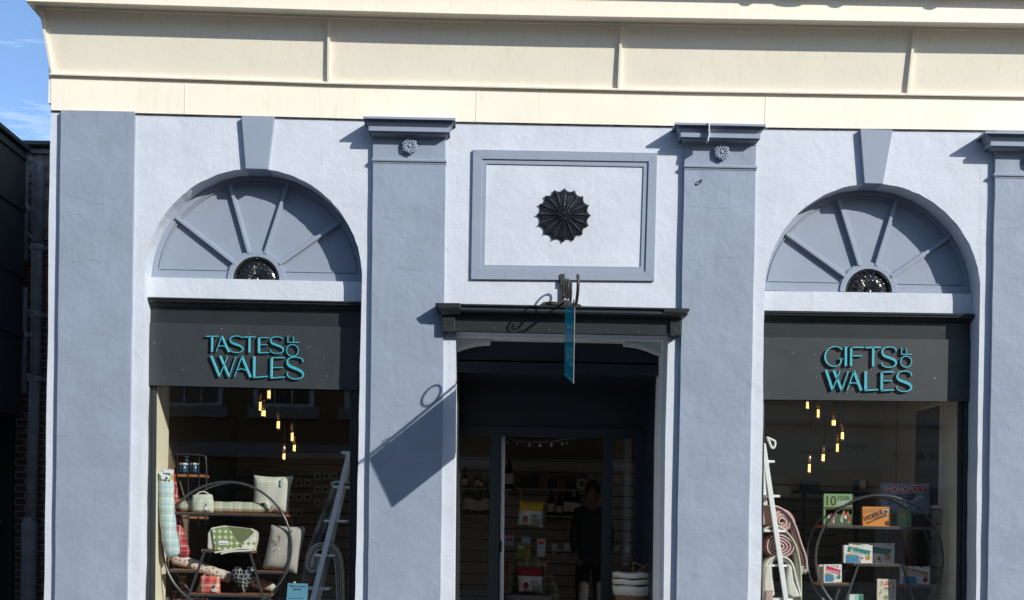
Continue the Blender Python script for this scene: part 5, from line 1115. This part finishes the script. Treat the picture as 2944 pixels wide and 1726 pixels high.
def science(label, q, d, th, col, words, slope, wbox, sub=None, fs=1):
    t = box_item('science_kit', label, 'box', q, d, th, WH, group='boxed science kits in the right window')
    X0, Y0, X1, Y1 = q[0][0], q[0][1], q[2][0], q[2][1]; W_, H_ = X1 - X0, Y1 - Y0; F = lambda u, v: ZR(X0 + u * W_, Y0 + v * H_)
    art = [(BL, [F(.06, .55), F(.52, .55), F(.52, .97), F(.06, .97)]), (OC, [F(.06, .50), F(.2, .46), F(.45, .52), F(.4, .56), F(.06, .56)]), (col, [F(.15, .05), F(.95, .32), F(.88, .60), F(.12, .36)])]
    for k in range(12): x, y = rn.uniform(.08, .95), rn.choice((rn.uniform(.04, .16), rn.uniform(.66, .94))); x = max(x, .56) if y > .5 else x; s_ = rn.uniform(.02, .05); art.append((rn.choice((M_INK, TG, RD, OC, NV, SK)), [F(x - s_, y), F(x, y - s_ * 1.5), F(x + s_, y), F(x, y + s_ * 1.5)]))
    art.append((sub or OC, [F(.84 + .09 * math.cos(a), .70 + .13 * math.sin(a)) for a in [math.pi * i / 7 for i in range(14)]]))
    b = MB()
    for i, (m, z) in enumerate(art): b.use(m); b.poly([P(*p, d - .0008 - .00004 * i) for p in z])
    b.build('box_picture', None, t); b = MB(); x0, y0, x1, y1 = wbox
    text(b, words, *F(x0, y1), *F(x1, y0), d - .002, slope=slope, bold=.5); b.build('lettering', WH, t)
science('large white science kit with teal banner reading EXPERIMENT BOX, behind another kit', [(985, 917), (1430, 923), (1427, 1120), (985, 1114)], .74, .05, TG, 'EXPERIMENT BOX', .26, (.18, .32, .84, .42))
science('white science kit reading Biology! on a teal banner', [(935, 941), (1215, 943), (1213, 1118), (936, 1114)], .60, .05, TG, 'Biology!', .26, (.22, .22, .82, .40))
science('white science kit with a red banner reading PHYSICS on the left board', [(740, 1130), (916, 1128), (915, 1303), (740, 1308)], .58, .05, PK, 'PHYSICS', .18, (.16, .28, .82, .42), TG)
t = box_item('science_kit', 'pale box edge tucked behind the red PHYSICS kit', 'box', [(694, 1132), (800, 1128), (800, 1300), (690, 1306)], .66, .05, CRD, group='boxed science kits in the right window')
science('white science kit with an ochre banner reading Chemistry on the right board', [(1492, 1146), (1775, 1152), (1774, 1332), (1492, 1326)], .62, .05, OC, 'Chemistry', .26, (.24, .17, .80, .34), RD)
t = box_item('greeting_book', 'cream book with orange dragons standing in the middle of the lowest board', 'book', [(1260, 1268), (1446, 1275), (1440, 1560), (1256, 1556)], .60, .02, CRD, part='cover')
art = []
for q in ([(1295, 1290), (1320, 1316), (1370, 1318), (1422, 1292), (1424, 1298), (1375, 1330), (1318, 1328), (1290, 1300)], [(1340, 1312), (1350, 1285), (1362, 1310), (1372, 1288), (1378, 1314)], [(1412, 1325), (1424, 1330), (1428, 1370), (1412, 1420), (1406, 1418), (1418, 1370), (1408, 1345)]): art.append((PM('red_orange_print', (.55, .12, .03)), [ZR(*z) for z in q]))
for k in range(6): x, y = rn.choice((1290, 1400)) + rn.uniform(-12, 12), rn.uniform(1330, 1470); art.append((M_INK, [ZR(x - 7, y), ZR(x, y - 9), ZR(x + 7, y + 2), ZR(x, y + 8)]))
art.append((G1, [ZR(1345 + 22 * math.cos(a), 1450 + 22 * math.sin(a)) for a in [math.pi * i / 6 for i in range(12)]]))
b = MB()
for i, (m, z) in enumerate(art): b.use(m); b.poly([P(*p, .5992 - .00004 * i) for p in z])
b.build('cover_picture', None, t); b = MB(); text(b, 'WELSH', *ZR(1325, 1368), *ZR(1392, 1352), .5975, bold=.3); text(b, 'FAIRY TALES', *ZR(1318, 1386), *ZR(1398, 1376), .5975); b.build('lettering', PM('rust_print', (.4, .10, .04)), t)
t = box_item('small_box', 'small mint box with a white label at the bottom left of the hoop', 'box', [(985, 1418), (1124, 1420), (1122, 1560), (985, 1560)], .60, .05, PM('mint_card', (.35, .55, .48)))
flat_art('label', t, .5992, [(WH, quadZ(ZR, 992, 1426, 1040, 1500)), (TG, quadZ(ZR, 1082, 1422, 1120, 1555))])
# hanging pink dress cloth behind the shelf
t = thing('hanging_cloth', P(*ZR(1450, 640), 1.5), 'long dusky pink pleated cloth hanging behind the round shelf', 'cloth')
b = MB(); rows = []
for i in range(14):
    f = i / 13; xa = 1400 - 165 * f; xb = 1480 + 170 * f; y = 640 + 860 * f; a, c = P(*ZR(xa, y), 1.35), P(*ZR(xb, y), 1.35); rr_ = [a + (c - a) * (k / 24) + Vector((0, .035 * f * math.cos(k * 1.57) + .01, 0)) for k in range(25)]; rows.append(rr_ + [q + Vector((0, .02, 0)) for q in rr_[::-1]])
b.loft(rows); b.build('pleated_skirt', mat('dusky_pink_cloth', (.34, .14, .15), .9), t, True)
b = MB(); p = P(*ZR(1440, 640), 1.35); b.tube([(p.x - .16, 1.36, p.z - .03), (p.x, 1.36, p.z + .05), (p.x + .16, 1.36, p.z - .03)], .008, 6); b.tube([(p.x, 1.36, p.z + .05), (p.x, 1.36, 3.34)], .004, 6); b.build('hanger', M_STEELD, t)

# --- things on the slat walls at the back
GC = 'greeting cards hung on the slat wall'; n_ = 0
M_CARD = mat('grey_white_card', (.80, .77, .72), .8)
for r_, (y, xs) in enumerate(((265, (1735, 1825, 1900)), (330, (1555, 1640)), (395, (1735, 1815)), (470, (1480, 1560, 1640)), (530, (1738, 1820)), (620, (1480, 1560)))):
    for x in xs:
        p = P(*ZL(x, y), 3.6); row = ('top', 'second', 'third', 'fourth', 'fifth', 'lowest')[r_]; i = xs.index(x); pos = ('leftmost', 'next', 'third')[i]
        t = thing('greeting_card', p, 'pale card with a dark motif on the dim slat wall, %s in the %s row' % (pos, row), 'card', GC)
        b = MB(); b.box(p.x - .046, p.x + .046, 3.6, 3.604, p.z - .055, p.z + .055); b.build('card', M_CARD, t); b = MB(); b.poly([(p.x + .018 * math.cos(a), 3.597, p.z - .008 + .02 * math.sin(a)) for a in [math.pi * k / 5 for k in range(10)]]); b.build('motif', M_INK, t)
b = MB(); b.use(M_IWALL); x0, x1 = P(*ZL(1380, 300), 3.7).x, P(*ZL(2100, 300), 3.7).x; slats(b, x0, x1, 3.66, FZ, 2.48, .155); b.use(M_GROOVE); b.box(x0, x1, 3.692, 3.75, FZ, 2.48)
tag(b.build('display_partition', None), 'free standing dim slat board partition carrying rows of cards behind the left window', 'partition')
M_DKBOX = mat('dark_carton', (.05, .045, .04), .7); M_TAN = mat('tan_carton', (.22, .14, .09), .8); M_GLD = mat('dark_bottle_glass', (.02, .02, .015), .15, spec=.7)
def shelf(x0, x1, y, d, Z, lab):
    a, c = P(*Z(x0, y), d), P(*Z(x1, y), d); b = MB(); b.box(a.x, c.x, d, d + .28, a.z - .012, a.z); b.box(a.x + .05, a.x + .07, d, d + .28, a.z - .10, a.z - .0125); b.box(c.x - .07, c.x - .05, d, d + .28, a.z - .10, a.z - .0125); tag(b.build('wall_shelf', M_LID, None), lab, 'shelf', 'shelves on the slat walls'); return a.z
def bottle(x, z, d, h, lab, m=None, g='bottles on the back shelves'):
    t = thing('bottle', (x, d, z), lab, 'bottle', g); r = h * .14; b = MB(); b.lathe(Vector((x, d, z)), [(r, 0), (r, h * .55), (r * .35, h * .75), (r * .33, h * .93)], 12); b.build('body', m or M_GLD, t, True)
    b = MB(); b.lathe(Vector((x, d, z)), [(r * .4, h * .9), (r * .4, h), (.002, h)], 10); b.build('cap', M_TAN, t); b = MB(); b.lathe(Vector((x, d, z)), [(r * 1.02, h * .15), (r * 1.02, h * .45)], 12); b.build('label', M_CARD, t)
ZD = lambda x, y: (x / 2.977 + 1250, y / 2.977 + 1230)
zA = shelf(120, 660, 515, 4.25, ZD, 'upper bottle shelf seen through the left part of the doorway'); zB = shelf(700, 1230, 520, 4.25, ZD, 'upper shelf with dark boxes behind the doorway'); zC = shelf(120, 480, 745, 4.25, ZD, 'lower pale shelf in the left sidelight'); zD_ = shelf(900, 1230, 752, 4.25, ZD, 'lower pale shelf behind the person')
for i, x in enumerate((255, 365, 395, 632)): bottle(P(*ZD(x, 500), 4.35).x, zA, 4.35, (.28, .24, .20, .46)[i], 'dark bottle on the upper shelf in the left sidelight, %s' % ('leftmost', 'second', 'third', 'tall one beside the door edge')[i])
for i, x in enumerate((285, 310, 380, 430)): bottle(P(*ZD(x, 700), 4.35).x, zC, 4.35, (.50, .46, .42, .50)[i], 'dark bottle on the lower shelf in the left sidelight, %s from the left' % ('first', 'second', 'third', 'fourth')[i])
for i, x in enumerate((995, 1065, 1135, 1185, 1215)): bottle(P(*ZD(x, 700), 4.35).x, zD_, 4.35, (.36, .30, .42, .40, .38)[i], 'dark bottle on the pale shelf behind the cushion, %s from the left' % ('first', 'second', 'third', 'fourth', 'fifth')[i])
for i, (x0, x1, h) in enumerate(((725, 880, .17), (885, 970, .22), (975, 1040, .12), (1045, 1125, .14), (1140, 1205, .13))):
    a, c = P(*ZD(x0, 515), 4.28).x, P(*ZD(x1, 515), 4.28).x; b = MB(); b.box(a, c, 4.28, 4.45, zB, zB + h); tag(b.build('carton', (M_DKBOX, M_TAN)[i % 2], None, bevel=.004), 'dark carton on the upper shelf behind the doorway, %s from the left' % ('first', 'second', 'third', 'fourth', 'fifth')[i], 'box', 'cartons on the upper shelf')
a, c = P(*ZD(1218, 380), 4.3), P(*ZD(1305, 500), 4.3); b = MB(); b.box(a.x, c.x, 4.3, 4.33, c.z, a.z); pl = b.build('wall_plaque', M_GREYD); tag(pl, 'dark square plaque with a pale round emblem on the slat wall', 'plaque')
b = MB(); b.torus(Vector(((a.x + c.x) / 2, 4.295, a.z - .16)), .06, .014, Vector((1, 0, 0)), Vector((0, 0, 1)), 20, 6); b.build('emblem', M_CARD, pl)
z = shelf(985, 1500, 1046, 3.4, ZD, 'low dark counter shelf with white price cards'); M_PC = M_TAG
for i, (x0, x1, yt) in enumerate(((1003, 1048, 995), (1108, 1152, 990), (1187, 1216, 1004), (1252, 1282, 1004), (1290, 1318, 1006), (1546, 1576, 1012), (1630, 1664, 1014))):
    a, c = P(*ZD(x0, yt), 3.38), P(*ZD(x1, 1040), 3.38); b = MB(); b.box(a.x, c.x, 3.38, 3.40, z, a.z); tag(b.build('price_card', M_PC), 'small white price card in the row beyond the door, %s from the left' % ('first', 'second', 'third', 'fourth', 'fifth', 'sixth', 'seventh')[i], 'card', 'price cards in the dark shop')

# --- doorway display
t = thing('bunting', P(*ZD(900, 120), 1.6), 'string of dark pennants spelling croeso i across the door head', 'bunting')
b = MB(); q = smooth_path([ZD(600, 92), ZD(720, 112), ZD(850, 122), ZD(1000, 118), ZD(1195, 86)], 5); b.tube([P(x, y, 2.3) for x, y in q], .005, 6); b.build('string', M_LINEN, t)
for ch, x, y in (('c', 622, 128), ('r', 712, 138), ('o', 808, 148), ('e', 900, 150), ('s', 997, 146), ('o', 1090, 138), ('i', 1128, 130), ('', 1188, 125)):
    b = MB(); b.prism([ZD(x - 34, y - 35), ZD(x + 34, y - 37), ZD(x, y + 52)], 2.298, 2.301); f = b.build('pennant', M_DKBOX, t)
    if ch: b = MB(); wd_ = 4 if ch == 'i' else 11; text(b, ch, *ZD(x - wd_, y + 14), *ZD(x + wd_, y - 12), 2.294, slope=0, bold=.5); b.build('letter', M_TAG, f)
def shopcushion(lab, q, d, top, mtop, motif, mmot, g):
    t = thing('cushion', P(*ZD(*q[2]), d), lab, 'cushion', g); x0, y0 = q[0]; x1, y1 = q[2]; f = top
    cushion('cover', [ZD(*z) for z in q], d, .08, M_LINEN, t, .07, 20, (top, mtop))
    w_ = lambda u, v: (q[0][0] * (1 - u) * (1 - v) + q[1][0] * u * (1 - v) + q[2][0] * u * v + q[3][0] * (1 - u) * v, q[0][1] * (1 - u) * (1 - v) + q[1][1] * u * (1 - v) + q[2][1] * u * v + q[3][1] * (1 - u) * v)
    b = MB(); b.use(mmot); b.poly([P(*ZD(w_(.3, .74)[0] + 26 * math.cos(a), w_(.3, .72)[1] + 30 * math.sin(a)), d - .088) for a in [math.pi * k / 8 for k in range(16)]]); b.build('motif', None, t)
    b = MB(); text(b, 'RHO', *ZD(*w_(.52, .64)), *ZD(*w_(.78, .52)), d - .086, slope=0, bold=.4)
    for k in range(5): a = w_(.52, .70 + .055 * k); c = w_(.88, .70 + .055 * k); b.ribbon([ZD(*a), ZD(*c)], .8, d - .088, d - .086)
    b.build('lettering', M_INK, t)
M_MUST = mat('mustard_spotted_cloth', (.36, .22, .015), .9); M_DRED = mat('deep_red_cloth', (.16, .007, .012), .9); M_BRN = mat('brown_felt', (.16, .06, .03), .9)
shopcushion('mustard topped cushion printed RHO hanging high in the doorway', [(722, 622), (952, 626), (928, 860), (702, 832)], 2.15, .40, M_MUST, 0, M_BRN, 'cushions in the doorway')
shopcushion('red topped cushion printed RHO sitting on the tartan chair', [(692, 1188), (944, 1192), (930, 1420), (720, 1410)], 2.15, .37, M_DRED, 0, M_DRED, 'cushions in the doorway')
t = thing('chair', P(*ZD(820, 1600), 1.4), 'chair draped with a brown green tartan throw in the doorway', 'chair')
b = MB(); b.prism([ZD(650, 1477), ZD(675, 1230), ZD(700, 1150), ZD(770, 1120), ZD(870, 1118), ZD(950, 1150), ZD(1010, 1260), ZD(1080, 1430), ZD(1085, 1560), ZD(650, 1560)], 2.30, 2.36); b.build('throw_cover', plaid('brown_tartan', (.12, .10, .05), [(.1, .25, (.25, .2, .12)), (.5, .58, (.32, .26, .16)), (.7, .8, (.05, .04, .02))], .22), t, bevel=.02)
a = P(*ZD(820, 1500), 1.4); b = MB(); b.box(a.x - .28, a.x + .28, 2.0, 2.5, .72, .79); b.build('seat', M_GREYD, t, bevel=.02)
for sx in (-.25, .25):
    for sy in (2.04, 2.46): b = MB(); b.box(a.x + sx - .02, a.x + sx + .02, sy - .02, sy + .02, FZ, .72); b.build('leg', M_WOOD, t)
for i, (x0, x1, yt, yb, m, nm) in enumerate(((595, 675, 925, 1010, LB, 'pale blue'), (700, 772, 992, 1120, PM('lime_card', (.35, .4, .05)), 'lime'), (776, 822, 992, 1125, PM('yellow_card', (.5, .38, .06)), 'yellow'), (742, 818, 932, 990, LB, 'blue white upper'), (875, 945, 952, 1105, GY, 'grey white'))):
    t = thing('display_book', P(*ZD((x0 + x1) / 2, yb), 2.0), '%s book standing among those above the tartan chair' % nm, 'book', 'books above the tartan chair'); b = MB(); b.prism([ZD(x0, yt), ZD(x1, yt), ZD(x1, yb), ZD(x0, yb)], 2.9, 2.94); b.build('cover', m, t); b = MB(); b.prism([ZD(x0 + 12, yt + 20), ZD(x1 - 12, yt + 20), ZD(x1 - 12, yt + 45), ZD(x0 + 12, yt + 45)], 2.896, 2.899); b.build('title_block', WH if i % 2 else RD, t)
a, c = P(*ZD(590, 1127), 2.9), P(*ZD(990, 1127), 2.9); b = MB(); b.box(a.x, c.x, 2.86, 3.3, a.z - .03, a.z - .001); t = b.build('display_table', M_WOOD); tag(t, 'wooden table behind the tartan chair that carries the standing books', 'table')
for xx in (a.x + .04, c.x - .04): b = MB(); b.box(xx - .025, xx + .025, 3.05, 3.1, FZ, a.z - .031); b.build('leg', M_WOOD, t)
# lined wicker baskets, a stack of three
M_WICK = mat('wicker', (.30, .18, .09), .8, [(60, 1, .01, 'v')], .4, 40)
cx_, _ = ZD(1700, 1400)
for i, (yt, yb) in enumerate(((1350, 1520), (1295, 1345), (1240, 1292))):
    p = P(*ZD(1715, yb), 1.25); zt_ = P(*ZD(1715, yt), 1.25).z; r = .235; t = thing('wicker_basket', p, 'linen lined wicker basket in the right sidelight, %s of the stack' % ('lowest', 'middle', 'topmost')[i], 'basket', 'stacked lined baskets')
    b = MB(); b.lathe(Vector((p.x, 1.27, p.z)), [(r * .8, 0 if i else -.18), (r * .94, (zt_ - p.z) * .6), (r * .97, zt_ - p.z - .02)], 28); b.build('basket_body', M_WICK, t, True)
    b = MB(); b.loft([[Vector((p.x + rr2 * (1 + .02 * math.sin(7 * a)) * math.cos(a), 1.27 + rr2 * math.sin(a), zt_ + zz + .006 * math.sin(5 * a + i))) for a in [2 * math.pi * k / 36 for k in range(36)]] for rr2, zz in ((r * .99, -.10 if i == 0 else -.055), (r * 1.04, -.03), (r * 1.03, 0), (r * .9, -.01), (r * .8, -.05))]); b.build('linen_lining', M_OFFW, t, True)
t = thing('basket_handles', P(*ZD(1780, 1240), 1.25), 'crossed bare wicker hoop handles rising above the basket stack', 'handle')
for q in ([(1705, 1242), (1700, 1160), (1760, 1180), (1862, 1270)], [(1720, 1240), (1800, 1190), (1868, 1140), (1872, 1230)]):
    b = MB(); b.tube([P(*ZD(*z), 1.2) for z in smooth_path(q, 4)], .011, 6); b.build('hoop', M_WICK, t, True)

# --- the person standing in the dark of the shop
pr = thing('person', (P(1698, 1700, 3.1).x, 3.1, FZ), 'person in a dark coat standing in the dim shop behind the doorway', 'person')
def skin(name, verts, edges, rad, m, parent, sub=2):
    me = bpy.data.meshes.new(name); me.from_pydata(verts, edges, []); o = bpy.data.objects.new(name, me); COL.objects.link(o)
    sk = o.modifiers.new('skin', 'SKIN'); sk.use_smooth_shade = True
    for i, r in enumerate(rad): me.skin_vertices[0].data[i].radius = (r if isinstance(r, tuple) else (r, r))
    me.skin_vertices[0].data[0].use_root = True
    ss = o.modifiers.new('sub', 'SUBSURF'); ss.levels = ss.render_levels = sub
    dg = bpy.context.evaluated_depsgraph_get(); nm = bpy.data.meshes.new_from_object(o.evaluated_get(dg)); bpy.data.objects.remove(o)
    nm.materials.clear(); nm.materials.append(m); nm.polygons.foreach_set('use_smooth', [True] * len(nm.polygons)); o = bpy.data.objects.new(name, nm); COL.objects.link(o)
    o.parent = parent; o.matrix_parent_inverse = parent.matrix_world.inverted(); return o
hx_, hz = pr.location.x, P(1698, 1418, 3.1).z; H_ = hz + .12 - FZ; V = lambda x, y, z: (hx_ + x, 3.1 + y, FZ + z * H_)
M_COAT = mat('black_coat', (.012, .012, .014), .9); M_SKIN = mat('skin', (.14, .08, .06), .8); M_HAIR = mat('dark_hair', (.02, .014, .01), .7)
vs = [V(0, 0, .53), V(0, 0, .64), V(0, 0, .74), V(0, .01, .81), V(0, .01, .855), V(0, -.01, .90), V(0, -.015, .945), V(0, -.005, .975),
      V(-.17, .01, .80), V(-.22, .03, .64), V(-.20, -.10, .52), V(-.17, -.16, .47), V(.17, .01, .80), V(.22, .03, .64), V(.20, -.10, .52), V(.17, -.16, .47),
      V(-.10, 0, .49), V(-.11, -.02, .28), V(-.11, .03, .05), V(-.11, -.10, .02), V(.10, 0, .49), V(.11, -.02, .28), V(.11, .03, .05), V(.11, -.10, .02)]
es = [(0, 1), (1, 2), (2, 3), (3, 4), (4, 5), (5, 6), (6, 7), (3, 8), (8, 9), (9, 10), (10, 11), (3, 12), (12, 13), (13, 14), (14, 15), (0, 16), (16, 17), (17, 18), (18, 19), (0, 20), (20, 21), (21, 22), (22, 23)]
rd = [(.13, .09), (.13, .09), (.14, .09), (.11, .08), .055, (.075, .09), (.078, .098), (.06, .075), .065, .05, .04, .035, .065, .05, .04, .035, .10, .065, .045, .04, .10, .065, .045, .04]
skin('body', vs, es, rd, M_SKIN, pr)
v3 = [vs[0], vs[16], vs[17], vs[18], vs[20], vs[21], vs[22]]
skin('trousers', v3, [(0, 1), (1, 2), (2, 3), (0, 4), (4, 5), (5, 6)], [(.18, .13), .115, .088, .07, .115, .088, .07], M_COAT, pr)
for q in (18, 22):
    b = MB(); p_ = Vector(vs[q]); b.ball(p_ + Vector((0, -.07, -.035)), .06, 10, .8, 2.0, .8); b.build('shoe', M_BLACKIRON, pr, True)
rd2 = [(.20, .14), (.19, .13), (.20, .14), (.165, .12), .075, .08, .066, .055, .08, .066, .055, (.21, .15)]
v2 = vs[:5] + [vs[8], vs[9], vs[10], vs[12], vs[13], vs[14], V(0, 0, .42)]
e2 = [(0, 1), (1, 2), (2, 3), (3, 4), (3, 5), (5, 6), (6, 7), (3, 8), (8, 9), (9, 10), (0, 11)]
skin('coat', v2, e2, rd2, M_COAT, pr)
b = MB(); b.ball(V(0, .02, .962), .105, 14, .93, 1.05, 1.08); b.build('hair', M_HAIR, pr, True)
b = MB(); f0 = V(0, -.115, .932); b.ball(f0, .016, 8, .8, 1.3, 1.5); b.build('nose', M_SKIN, pr, True)
for s in (-1, 1):
    b = MB(); b.ball(V(s * .03, -.10, .945), .010, 8); b.build('eye', M_INK, pr, True); b = MB(); b.ball(V(s * .082, -.005, .935), .022, 8, .4, .8, 1.2); b.build('ear', M_SKIN, pr, True)
    hp = Vector(V(s * .17, -.16, .47)); b = MB(); b.loft([[hp + Vector((dx * .04, -.0 + yy, dz * .02)) for dx, dz in ((-1, -1), (1, -1), (1, 1), (-1, 1))] for yy in (.0, -.05, -.09)])
    for k in range(4): q = hp + Vector((-.03 + .02 * k, -.085, 0)); b.tube([q, q + Vector((0, -.035, -.01)), q + Vector((0, -.055 - .006 * (k in (1, 2)), -.035))], [.009, .0085, .007], 8)
    q = hp + Vector((-s * .04, -.03, 0)); b.tube([q, q + Vector((-s * .022, -.03, -.01)), q + Vector((-s * .018, -.055, -.02))], [.011, .010, .008], 8); b.build('hand', M_SKIN, pr, True)
b = MB(); b.ball(V(0, -.103, .912), .018, 8, 1.2, .4, .35); b.build('mouth', mat('lips', (.3, .08, .07), .6), pr, True)

# --- pale lettered panel high at the back of the right window
a, c = P(2150, 1120, 2.7), P(2628, 1405, 2.7)
b = MB(); b.box(a.x, c.x, 2.7, 2.75, c.z, 3.5); mu = b.build('lettered_panel', M_IWALL); tag(mu, 'pale panel with flowing dark lettering high at the back of the right window', 'panel')
b = MB(); b.box(a.x, c.x, 2.66, 2.78, c.z - .13, c.z - .002); b.build('ledge', M_WHITE, mu)
b = MB(); text(b, 'Mamgu', *z2(1400, 790), *z2(1715, 690), 2.695, slope=-.12, bold=.3); text(b, 'Welshcakes', *z2(640, 870), *z2(1240, 790), 2.695, slope=-.1, bold=.3)
b.build('lettering', mat('faded_brown_lettering', (.20, .17, .14), .8), mu)
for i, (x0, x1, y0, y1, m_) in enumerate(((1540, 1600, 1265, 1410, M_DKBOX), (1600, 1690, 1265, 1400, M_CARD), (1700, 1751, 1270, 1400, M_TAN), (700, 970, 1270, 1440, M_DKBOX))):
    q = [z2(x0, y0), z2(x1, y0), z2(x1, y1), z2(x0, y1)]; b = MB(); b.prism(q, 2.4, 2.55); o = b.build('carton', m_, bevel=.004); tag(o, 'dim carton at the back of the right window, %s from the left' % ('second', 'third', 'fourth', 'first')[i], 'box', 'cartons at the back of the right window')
a, c = P(*z2(600, 1412), 2.4), P(*z2(1760, 1412), 2.4); b = MB(); b.box(a.x, c.x, 2.38, 2.66, a.z - .04, a.z - .012); b.box(a.x + .1, a.x + .14, 2.5, 2.54, FZ, a.z - .041); b.box(c.x - .14, c.x - .1, 2.5, 2.54, FZ, a.z - .041); tag(b.build('back_shelf', M_STEELD), 'dark shelf under the dim cartons at the back of the right window', 'shelf')
